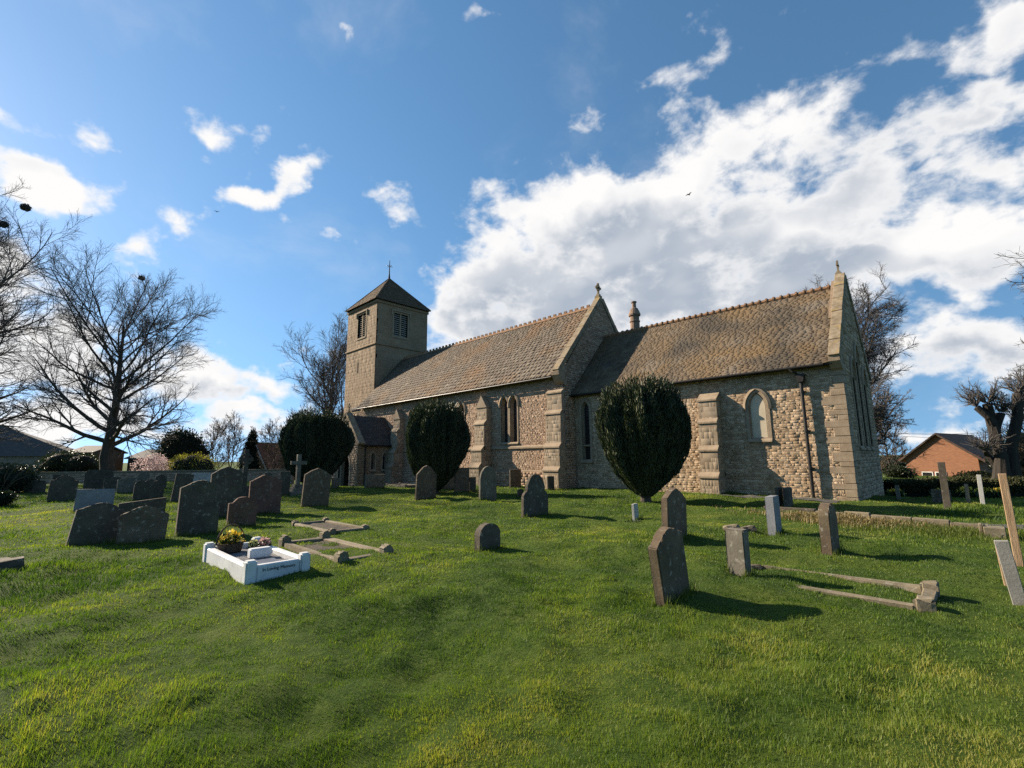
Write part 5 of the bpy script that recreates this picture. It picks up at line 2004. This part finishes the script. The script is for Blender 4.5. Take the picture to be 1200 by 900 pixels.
HS = [
    # xl, xr, base, top, style, material, label, roll (+ leans north), pitch, thickness
    (77, 140, 641, 589, 'ogee', 'dark', 'wide dark headstone with curved top leaning over, nearest in the left group', 8, -4, .11),
    (136, 194, 637, 593, 'ogee', 'brown', 'low broad humped headstone touching the wide leaning one', 3, -3, .11),
    (137, 193, 612, 584, 'slant', 'dark', 'flat topped dark slab behind the low broad humped headstone', 0, 0, .10),
    (86, 132, 600, 573, 'flat', 'blue', 'pale blue grey rectangular headstone behind the wide leaning one', 2, 0, .10),
    (54, 88, 589, 557, 'shoulder', 'dark', 'dark round shouldered headstone to the left of the pale rectangular one', 3, 0, .10),
    (27, 53, 579, 562, 'segment', 'dark', 'small low round topped headstone beside the laurel bush', 0, 0, .10),
    (97, 131, 574, 550, 'chamfer', 'dark', 'dark square headstone with cut corners against the boundary wall', 1, 0, .10),
    (120, 139, 577, 559, 'flat', 'dark', 'small plain square headstone just right of the cut cornered one', 2, 0, .10),
    (136, 157, 579, 560, 'slant', 'grey', 'small slant topped headstone left of the scroll topped one', 0, 0, .10),
    (155, 191, 588, 562, 'scroll', 'dark', 'scroll topped dark headstone under the blossom tree', 1, 0, .10),
    (199, 221, 590, 555, 'flat', 'dark', 'leaning square headstone half hidden behind the tall ogee one', 6, 0, .10),
    (221, 244, 584, 554, 'flat', 'pale', 'pale square headstone peeping out behind the tall ogee one', 2, 0, .10),
    (205, 255, 628, 562, 'ogee', 'dark', 'tall broad ogee topped headstone behind the flower basket', 1, 0, .12),
    (243, 282, 607, 546, 'peak', 'dark', 'tallest peaked headstone behind the ogee topped one', 0, 0, .12),
    (265, 300, 618, 582, 'shoulder', 'red', 'short reddish shouldered headstone beside the tall ogee one', 1, 0, .10),
    (290, 329, 603, 556, 'ogee', 'red', 'reddish ogee topped headstone behind the short shouldered one', 0, 0, .10),
    (326, 339, 583, 552, 'flat', 'dark', 'narrow dim headstone beside the stone cross', 0, 0, .10),
    (352, 385, 595, 548, 'peak', 'brown', 'brown peaked headstone standing alone near the porch yew', 4, 0, .11),
    (427, 451, 573, 556, 'flat', 'grey', 'small grey square headstone in front of the porch', 0, 0, .12),
    (486, 511, 587, 545, 'gable', 'brown', 'pointed brown headstone in front of the middle yew', 2, 0, .10),
    (515, 533, 575, 540, 'gable', 'grey', 'lichened pointed headstone between the middle yew and the flat topped one', 1, 0, .10),
    (532, 550, 578, 548, 'flat', 'brown', 'flat topped brown headstone before the nave buttress', 0, 0, .10),
    (549, 558, 577, 559, 'flat', 'dark', 'small dark stub of a headstone next to the flat topped brown one', 0, 0, .10),
    (561, 582, 588, 546, 'gothic', 'grey', 'slim grey pointed arch headstone under the paired nave windows', 1, 0, .10),
    (597, 611, 574, 550, 'flat', 'dark', 'small dark square headstone close to the nave wall', 0, 0, .10),
    (606, 614, 584, 573, 'segment', 'dark', 'tiny footstone behind the lichen spotted round headed stone', 0, 0, .08),
    (611, 643, 606, 555, 'tallround', 'dark', 'lichen spotted headstone with tall round head before the nave corner', 2, 0, .11),
    (641, 650, 576, 558, 'flat', 'dark', 'small dark stone at the foot of the nave corner buttress', 0, 0, .09),
    (556, 587, 646, 613, 'round', 'dark', 'small dark round topped stone alone on the open lawn', 0, 0, .16),
    (776, 806, 634, 571, 'peak', 'brown', 'brown peaked headstone just behind the big leaning one', 4, 0, .14),
    (900, 917, 626, 581, 'flat', 'blue', 'slim blue grey headstone with a bright lit edge facing the chancel', -1, 0, .17),
    (963, 985, 649, 589, 'round', 'brown', 'narrow round topped brown stone leaning by the dry grass', 4, 0, .16),
    (910, 919, 596, 571, 'flat', 'dark', 'dark thin slab by the chancel wall, the smaller of a close pair', 0, 0, .10),
    (919, 930, 597, 571, 'flat', 'dark', 'dark thin slab by the chancel wall, the wider of a close pair', 1, 0, .10),
    (60, 78, 573, 556, 'flat', 'dark', 'far square headstone between the round shouldered one and the wall', 1, 0, .10),
    (110, 122, 570, 556, 'segment', 'dark', 'little far headstone close under the wall beside the cut cornered one', 0, 0, .10),
    (160, 174, 572, 553, 'round', 'grey', 'far rounded headstone below the pink blossom', 0, 0, .10),
    (180, 194, 575, 556, 'peak', 'dark', 'far peaked headstone below the golden shrub', 2, 0, .10),
    (306, 318, 577, 553, 'peak', 'grey', 'far peaked headstone below the brick cottage', 0, 0, .10),
    (388, 397, 574, 560, 'flat', 'grey', 'small far headstone by the yew beyond the porch', 0, 0, .10),
    (741, 749, 610, 590, 'flat', 'pale', 'small pale upright footstone beside the yew', -2, 0, .08),
]
for (xl, xr, yb, yt, st, m, lb, ro, pi_, th) in HS:
    headstone(xl, xr, yb, yt, st, m, lb, ro, pi_, 0, th)
# the big leaning stone in front
headstone(769, 810, 702, 614, 'ogee', 'brown', 'large brown headstone leaning sharply, nearest in front of the chancel', -13, 2, 0, .12)
headstone(857, 877, 674, 620, 'flat', 'grey', 'narrow grey stone at the head of the long sunken grave', 0, 0, 0, .24)


def stone_cross(px, yb, yt, label, wheel=False, steps=True, mat='grey'):
    c, w, h = place_slab(px - 8, px + 8, yb, yt, .15)
    b = MB()
    z = -.25
    if steps:
        for (s, t) in ((.42, .0), (.30, .16), (.20, .30)):
            b.box(c + Vector((-s, -s, z)), c + Vector((s, s, t + .12)))
            z = t + .12
    else:
        b.box(c + Vector((-.22, -.3, z)), c + Vector((.22, .3, .25)))
        z = .25
    t = .085
    ctr = h * .78
    b.box(c + Vector((-t, -t * 1.05, z)), c + Vector((t, t * 1.05, h)))
    aw = h * (.14 if wheel else .20)
    for s in (-1, 1):
        y0, y1 = sorted((s * t * 1.05, s * aw))
        b.box(c + Vector((-t * .9, y0, ctr - t)), c + Vector((t * .9, y1, ctr + t)))
    if wheel:
        pts = [c + Vector((0, math.cos(a) * aw * .82, ctr + math.sin(a) * aw * .82)) for a in np.linspace(0, 2 * math.pi, 21)]
        b.tube(pts, .05, 6, caps=False)
    b.bevel(.012) if not wheel else None
    o = b.build('grave_cross', GM[mat])
    tag(top_level(o, c), label, 'grave cross')


stone_cross(348, 580, 532, 'plain stone cross on steps in front of the porch yew')
stone_cross(285, 582, 526, 'dark wheel headed cross between the peaked and reddish headstones', wheel=True, mat='dark')


def kerb_grave(name, c, x0, x1, y0, y1, kw, kh, post, ph, mat, label, fill=None, tilt=0, cap='dome', skip=(), rough=.006, infill_label=None):
    """kerb set around a grave: four sides, corner posts, infill"""
    z = min(hz(x0, y0), hz(x1, y1), hz(x0, y1), hz(x1, y0)) + .02
    root = empty(name, ((x0 + x1) / 2, (y0 + y1) / 2, z), label, 'grave kerb')
    p = post / 2
    sides = {'south': ((x0 + p, y0 - kw / 2), (x1 - p, y0 + kw / 2)), 'north': ((x0 + p, y1 - kw / 2), (x1 - p, y1 + kw / 2)),
             'east': ((x1 - kw / 2, y0 + p), (x1 + kw / 2, y1 - p)), 'west': ((x0 - kw / 2, y0 + p), (x0 + kw / 2, y1 - p))}
    objs = {}
    for k, (lo, hi) in sides.items():
        if k in skip:
            continue
        b = MB()
        b.box((lo[0], lo[1], z - .2), (hi[0], hi[1], z + kh))
        b.bevel(.015)
        b.jitter(rough)
        objs[k] = b.build('kerb', mat, root)
    for i, (px, py) in enumerate(((x0, y0), (x1, y0), (x1, y1), (x0, y1))):
        if i in skip:
            continue
        b = MB()
        if cap == 'dome':
            b.prism([(px - p, py + u, z + v) for u, v in [(-p, -.25), (p, -.25), (p, ph * .72), (p * .6, ph * .95), (0, ph), (-p * .6, ph * .95), (-p, ph * .72)]], (post, 0, 0))
        else:
            b.box((px - p, py - p, z - .25), (px + p, py + p, z + ph))
        b.bevel(.018 if cap == 'dome' else .02, 2)
        b.jitter(rough)
        b.build('corner_post', mat, root)
    if fill:
        b = MB()
        n = 14
        rows = [[Vector((x0 + kw * .4 + (x1 - x0 - kw * .8) * i / n, y0 + kw * .4 + (y1 - y0 - kw * .8) * j / 8, z + kh * fill[1] + random.uniform(-.012, .012))) for i in range(n + 1)] for j in range(9)]
        for a, c2 in zip(rows, rows[1:]):
            b.strip([a, c2], closed=False)
        b.build('infill', fill[0], root)
    return root, z


MARBLE, zM = kerb_grave('marble_grave', None, 6.42, 8.42, -17.62, -16.92, .10, .20, .14, .27, MT['marble'], 'white marble grave kerb with grey chippings, flowers and an inscription', fill=(MT['chip'], .62), cap='flat', rough=.001)
tx = bpy.data.curves.new('inscription', 'FONT')
tx.body = 'In Loving Memory'
tx.size = .058
tx.extrude = .0015
tx.align_x = 'CENTER'
tx.materials.append(MT['letter'])
tmp = bpy.data.objects.new('inscription', tx)
me = bpy.data.meshes.new_from_object(tmp)
ins = bpy.data.objects.new('inscription', me)
COL.objects.link(ins)
bpy.data.objects.remove(tmp)
me.transform(Matrix.Translation((8.4745, -17.27, zM + .115)) @ Matrix.Rotation(rad(90), 4, 'Z') @ Matrix.Rotation(rad(90), 4, 'X'))
ins.parent = MARBLE
ins.matrix_parent_inverse = Matrix.Translation(-parent_world(MARBLE))
NO_GRASS += [(6.4, 8.45, -17.64, -16.9)]

# things standing on the marble grave
zf = zM + .125
b = MB()
b.box((7.42, -17.36, zf), (7.56, -17.06, zf + .14))
b.bevel(.015, 2)
tag(top_level(b.build('memorial_block', MT['marble']), (7.49, -17.21, zf)), 'small white marble memorial block on the grey chippings', 'memorial')
b = MB()
b.prism([(7.85, -17.52, zf), (8.25, -17.52, zf), (8.25, -17.14, zf), (7.85, -17.14, zf)], (0, 0, .03))
tag(top_level(b.build('memorial_plaque', material('slate_plaque', [(0, (.10, .10, .11)), (1, (.16, .16, .17))], 4, rough=.4, bump=0)), (8.05, -17.33, zf)), 'flat dark plaque lying on the chippings by the inscription', 'plaque')


def flower_basket(c):
    root = empty('flower_basket', c, 'dark basket of yellow flowers with tall arched handle on the marble grave', 'flower basket')
    wk = material('dark_wicker', [(0, (.03, .022, .015)), (1, (.10, .07, .045))], 20, bump=.8, bscale=60)
    b = MB()
    b.lathe(c, [(.10, 0), (.16, .02), (.19, .14), (.20, .15), (.17, .15), (.15, .10)], 18)
    b.build('basket', wk, root)
    b = MB()
    b.tube([Vector(c) + Vector((0, math.cos(a) * .20, .13 + math.sin(a) * .30)) for a in np.linspace(0, math.pi, 15)], .013, 6)
    b.build('handle', wk, root)
    rg = np.random.default_rng(2)
    n = 150
    a = rg.normal(0, 1, (n, 3))
    a /= np.linalg.norm(a, axis=1, keepdims=True)
    a[:, 2] = np.abs(a[:, 2])
    P = np.array(c) + a * np.array([.13, .17, .24]) * rg.uniform(.35, 1, (n, 1)) + [.0, .0, .12] + rg.normal(0, .015, (n, 3))
    ym = material('yellow_petals', [(0, (.55, .30, .02)), (.5, (.75, .50, .03)), (1, (.85, .70, .15))], 2, attr=1.0, bump=0, rough=.6, transl=(.3, (1, 1, .6)))
    leaves('flowers', P, a, .06, .05, ym, root, seed=3)
    P2 = np.array(c) + a * np.array([.13, .15, .14]) * rg.uniform(.5, 1, (n, 1)) + [0, 0, .13]
    leaves('leaves', P2, a, .09, .035, leaf_mat('basket_leaves', (.03, .05, .02), (.07, .10, .04), .2), root, seed=4)


flower_basket((6.72, -17.40, zf))


def flower_pot(c, r, h, col, label, potmat):
    root = empty('flower_pot', c, label, 'flower pot')
    b = MB()
    b.lathe(c, [(r * .7, 0), (r, h), (r * .85, h), (r * .8, h * .8)], 14)
    b.build('pot', potmat, root)
    rg = np.random.default_rng(int(c[0] * 1000))
    n = 90
    a = rg.normal(0, 1, (n, 3))
    a /= np.linalg.norm(a, axis=1, keepdims=True)
    P = np.array(c) + a * np.array([r * 1.1, r * 1.1, r * .9]) + [0, 0, h + r * .7]
    leaves('flowers', P, a, .05, .045, material('petals', [(0, tuple(x * .6 for x in col)), (1, col)], 2, attr=1.0, bump=0, rough=.6, transl=(.3, (1, 1, 1))), root, seed=6)
    leaves('leaves', P - [0, 0, r * .5], a, .07, .025, LM['hedge'], root, seed=7)


flower_pot((6.98, -17.14, zf), .05, .09, (.75, .72, .30), 'small pot of cream flowers behind the white block', MT['marble'])
flower_pot((7.02, -16.99, zf), .065, .10, (.70, .45, .42), 'pot of pinkish dried flowers behind the white block', MT['iron'])

kerb_grave('kerbed_grave', None, 6.15, 8.40, -16.35, -15.60, .12, .08, .17, .20, GM['kerb'], 'old mossy kerb grave with domed corner posts beside the white marble one', fill=(MT['soil'], .3), rough=.014)
p0, p1 = at(322, 612), at(410, 613)
kerb_grave('kerbed_grave', None, 3.4, 5.4, -15.1, -14.35, .11, .06, .15, .12, GM['kerb'], 'low sunken kerb grave behind the mossy one', fill=(MT['soil'], .2), rough=.012)
kerb_grave('kerbed_grave', None, 12.95, 14.85, -13.15, -12.28, .12, .06, .16, .13, GM['kerb'], 'long sunken kerb grave overgrown with grass, stone blocks at its foot', rough=.016, skip=(0, 3, 'west'), cap='flat')
kerb_grave('kerbed_grave', None, -10.6, -8.6, -4.2, -3.3, .14, .12, .16, .18, GM['grey'], 'pale low kerb grave in front of the porch and small grey headstone', cap='flat')


def rubble(px, py, n, r, label, mat='kerb', name='fallen_stones', spread=.3):
    c = at(px, py)
    rg = random.Random(px)
    b = MB()
    for i in range(n):
        o = Vector((rg.uniform(-1, 1) * spread, rg.uniform(-1, 1) * spread, r * .25))
        s = r * rg.uniform(.6, 1.1)
        vs = bmesh.ops.create_icosphere(b.bm, subdivisions=2, radius=1)['verts']
        for v in vs:
            k = 1 + .35 * math.sin(v.co.x * 3 + i) * math.cos(v.co.y * 4 + 2 * i) + rg.uniform(-.06, .06)
            v.co = c + o + Vector((v.co.x * s * 1.3 * k, v.co.y * s * k, v.co.z * s * .65 * k))
    ob = b.build(name, GM[mat])
    tag(top_level(ob, c), label, 'stones')


rubble(858, 622, 1, .20, 'half sunken mossy boulder on the lawn before the blocked window', name='boulder', spread=.02)
rubble(876, 623, 1, .16, 'smaller dark stone lying against the mossy boulder', 'dark', name='boulder', spread=.02)
rubble(886, 668, 1, .12, 'small dark block beside the narrow grey stone', 'dark', name='boulder', spread=.02)
rubble(880, 577, 1, .01, 'x', name='boulder') if False else None

# broken kerb at the left edge of the lawn
c = at(6, 668)
b = MB()
b.box(c + Vector((-.16, -.5, -.2)), c + Vector((.10, .20, .13)), Matrix.Rotation(rad(6), 4, 'X'))
b.box(c + Vector((-.5, -.45, .0)), c + Vector((-.18, .05, .12)), Matrix.Rotation(rad(8), 4, 'Z'))
b.bevel(.02)
b.jitter(.012)
tag(top_level(b.build('broken_kerb', GM['dark']), c), 'broken dark kerbstone at the picture edge left of the marble grave', 'kerbstone')

# ------------------------------------------------------------------ right foreground: posts, path, kerb


def post(px, yb, yt, w, t, mat, label, lean=0, name='timber_post', leanf=0):
    c = at(px, yb)
    dz = (proj(c)[1] - proj(c + Vector((0, 0, .5)))[1]) / .5
    h = (yb - yt) / dz
    b = MB()
    vs = b.box(c + Vector((-w / 2, -t / 2, -.3)), c + Vector((w / 2, t / 2, h)))
    rt = Vector((RGT[0], RGT[1], 0)).normalized()
    R = Matrix.Translation(c) @ Matrix.Rotation(rad(lean), 4, Vector(FH)) @ Matrix.Rotation(rad(leanf), 4, rt) @ Matrix.Translation(-c)
    b.bm.transform(R)
    b.bevel(.006)
    tag(top_level(b.build(name, mat), c), label, 'post' if name != 'leaning_slab' else 'stone slab')
    return c, h


post(1195, 664, 553, .09, .10, MT['wood'], 'tall rough timber post leaning at the picture edge', -1)
post(1196, 709, 632, .12, .05, GM['slab'], 'pale narrow stone slab leaning beside the timber post', -8, name='leaning_slab')
post(1179, 686, 640, .035, .035, MT['wood'], 'thin timber stake behind the pale leaning slab', -4)
post(1111, 596, 541, .17, .14, GM['dark'], 'tall narrow dark memorial stone in front of the hedge', 0, name='memorial_stone')
post(1104, 588, 574, .50, .35, GM['dark'], 'low dark stone block behind the tall memorial stone', 0, name='memorial_stone')
post(1053, 584, 567, .12, .12, GM['grey'], 'short grey post nearest the chancel corner by the hedge', 0, name='stone_post')
post(1135, 589, 567, .10, .10, GM['grey'], 'thin grey post between two daffodil clumps', 1, name='stone_post')
post(1152, 591, 557, .11, .11, GM['pale'], 'pale taller post by the widest daffodil clump', 1, name='stone_post')


def sheet(name, pts, mat, dz=.012, n=30):
    """strip of paving that follows the ground: pts = [(left, right)] pairs"""
    V, F = [], []
    K = 9
    for (a, b_) in pts:
        for k in range(K):
            x, y = a[0] + (b_[0] - a[0]) * k / (K - 1), a[1] + (b_[1] - a[1]) * k / (K - 1)
            V.append((x, y, hz(x, y) + dz))
    for i in range(len(pts) - 1):
        for k in range(K - 1):
            F.append((i * K + k, i * K + k + 1, (i + 1) * K + k + 1, (i + 1) * K + k))
    o = mesh_np(name, np.array(V), [np.array(F)], mat, smooth=True)
    o['kind'] = 'structure'
    return o


sheet('church_path', [((x, -.62 + .05 * math.sin(x)), (x, .12)) for x in np.linspace(7.9, 11.9, 50)], MT['tarmac'], .02)
sheet('path', [((x, -5.35 - .12 * (x - 12.5)), (x, -4.25 - .0 * (x - 12.5))) for x in np.linspace(12.4, 19, 60)], MT['tarmac'], .03)
NO_GRASS += [(7.9, 11.9, -.6, .12), (12.4, 19, -5.3, -4.25)]
# stone edging along the path
b = MB()
k = 12.3
while k < 15.45:
    w = random.uniform(.5, .9)
    y = -5.42 - .12 * (k - 12.5)
    z = hz(k, y)
    b.box((k, y - .09, z - .25), (min(k + w, 15.45) - .01, y + .05, z + .12), Matrix.Rotation(rad(-6.8), 4, 'Z'))
    k += w
b.bevel(.012)
b.jitter(.006)
tag(top_level(b.build('stone_edging', GM['kerb']), (13.8, -5.6, -.9)), 'long low stone edging beside the tarmac path past the dry grass', 'kerb')
c = at(1166, 630)
b = MB()
b.box(c + Vector((-.14, -.16, -.2)), c + Vector((.16, .16, .20)))
b.box(c + Vector((-.20, -.05, -.2)), c + Vector((-.145, .22, .24)))
b.bevel(.012)
tag(top_level(b.build('stone_block', GM['kerb']), c), 'pale squared stone block at the end of the path edging', 'stone block')
# low dark edging in front of the chancel
b = MB()
b.box((10.9, -4.95, -1.2), (12.2, -4.80, -.60), Matrix.Rotation(rad(-4), 4, 'Z'))
b.bevel(.015)
b.jitter(.01)
tag(top_level(b.build('low_kerb_wall', GM['dark']), (11.5, -4.9, -.85)), 'low dark kerb wall between the slim blue grey headstone and the narrow brown one', 'kerb')

# rough vegetation at the foot of things
def tussock(name, cx, cy, rx, ry, n, h, w, mat, label, cat, seed, kind=None, droop=.6):
    rg = np.random.default_rng(seed)
    x = cx + rg.normal(0, rx, n)
    y = cy + rg.normal(0, ry, n)
    z = hgt(x, y)
    hh = h * rg.uniform(.4, 1.2, n)
    az = rg.uniform(0, 2 * np.pi, n)
    le = rg.uniform(.2, 1, n) * droop
    sx, sy = -np.sin(az) * w / 2, np.cos(az) * w / 2
    pts = []
    for f, zz in ((0, 0), (.3, .62), (1.0, .8)):
        pts.append((x + np.cos(az) * hh * le * f, y + np.sin(az) * hh * le * f, z + hh * zz * (1 - .3 * le * f)))
    V = []
    for i, p in enumerate(pts):
        k = (1, .8, .15)[i]
        V += [np.stack([p[0] - sx * k, p[1] - sy * k, p[2]], -1), np.stack([p[0] + sx * k, p[1] + sy * k, p[2]], -1)]
    V = np.stack(V, 1).reshape(-1, 3)
    k = np.arange(n)[:, None] * 6
    F = np.concatenate([k + np.array([0, 1, 3, 2]), k + np.array([2, 3, 5, 4])])
    o = mesh_np(name, V, [F], mat, attrs={'rnd': np.repeat(rg.random(n), 6)})
    tag(o, label, cat, kind=kind or 'stuff')
    return o


straw = leaf_mat('straw', (.16, .12, .05), (.42, .34, .17), .3, (1.1, 1.0, .6))
rank = leaf_mat('rank_grass', (.05, .085, .015), (.16, .18, .035), .4)
tussock('dry_grass', 13.1, -6.1, .75, .28, 2200, .17, .012, straw, 'straw coloured dry grass lying along the path edging', 'dry grass', 3, droop=1.1)
tussock('dry_grass', 12.0, -5.7, .7, .30, 900, .14, .012, straw, 'thin dry grass by the low dark kerb wall', 'dry grass', 4, droop=1.1)
tussock('long_grass', 14.5, -6.5, .8, .45, 6000, .13, .008, rank, 'longer rank grass in front of the path edging', 'grass', 5)


def weed(px, py, r, label, seed):
    c = at(px, py)
    rg = np.random.default_rng(seed)
    n = 70
    a = rg.uniform(0, 2 * np.pi, n)
    q = r * np.sqrt(rg.random(n))
    P = np.stack([c.x + q * np.cos(a), c.y + q * np.sin(a), 0 * a], 1)
    P[:, 2] = hgt(P[:, 0], P[:, 1]) + rg.uniform(.005, .035, n)
    N_ = np.stack([np.cos(a), np.sin(a), .5 + 0 * a], 1)
    o = leaves('weed', P, N_, .045, .024, LM['ivy'], None, spread=.5, up=.2, seed=seed)
    tag(top_level(o, c), label, 'weed', 'weeds in the lawn')


weed(866, 672, .16, 'leafy weeds at the foot of the narrow grey stone', 60)
weed(742, 612, .2, 'leafy weeds around the small pale footstone', 61)


def grave_tufts():
    rg = np.random.default_rng(12)
    V, Q, off, A = [], [], 0, []
    for (cx, cy, w) in GRAVE_SPOTS:
        n = int(130 + 160 * w)
        y = cy + rg.uniform(-.5, .5, n) * (w + .15)
        x = cx + rg.choice([-1, 1], n) * (.075 + np.abs(rg.normal(0, .05, n)))
        z = hgt(x, y)
        h = rg.uniform(.05, .15, n)
        az = rg.uniform(0, 2 * np.pi, n)
        le = rg.uniform(.1, .6, n)
        wd = .005
        sx, sy = -np.sin(az) * wd, np.cos(az) * wd
        tx_, ty_ = x + np.cos(az) * h * le, y + np.sin(az) * h * le
        v = np.stack([np.stack([x - sx, y - sy, z - .01], -1), np.stack([x + sx, y + sy, z - .01], -1), np.stack([tx_, ty_, z + h], -1)], 1).reshape(-1, 3)
        V.append(v)
        Q.append(np.arange(n * 3).reshape(-1, 3) + off)
        A.append(np.repeat(rg.random(n), 3))
        off += n * 3
    o = mesh_np('grass_tufts', np.vstack(V), [np.concatenate(Q)], rank, attrs={'rnd': np.concatenate(A)})
    tag(o, 'longer uncut grass around the feet of the headstones', 'grass', kind='stuff')


grave_tufts()

# small flying birds
for (px, py, D, s, yaw, lb) in ((807, 228, 42, .42, .5, 'black bird flying in front of the large white cloud'), (254, 248, 55, .36, 2.0, 'small black bird flying between the left clouds')):
    c = at_d(px, py, D)
    rt = Vector((RGT[0], RGT[1], 0)).normalized()
    fw = Vector(FH)
    ax = rt * math.cos(yaw) + fw * math.sin(yaw)
    sd_ = Vector((0, 0, 1)).cross(ax)
    b = MB()
    b.tube([c - ax * s * .55, c - ax * s * .25, c + ax * s * .1, c + ax * s * .35, c + ax * s * .5], [.02 * s, .09 * s, .13 * s, .09 * s, .015 * s], 8)
    for k in (-1, 1):
        q = sd_ * k
        pts = [c + ax * s * .2, c + q * s * .45 + ax * s * .25 + Vector((0, 0, s * .22)), c + q * s * .95 - ax * s * .05 + Vector((0, 0, s * .12)), c + q * s * .45 - ax * s * .08 + Vector((0, 0, s * .20)), c - ax * s * .12]
        b.prism(pts, (0, 0, .012))
    tag(top_level(b.build('bird', MT['iron']), c), lb, 'bird')

build_grass()
for o in bpy.data.objects:
    if '_w' in o:
        del o['_w']
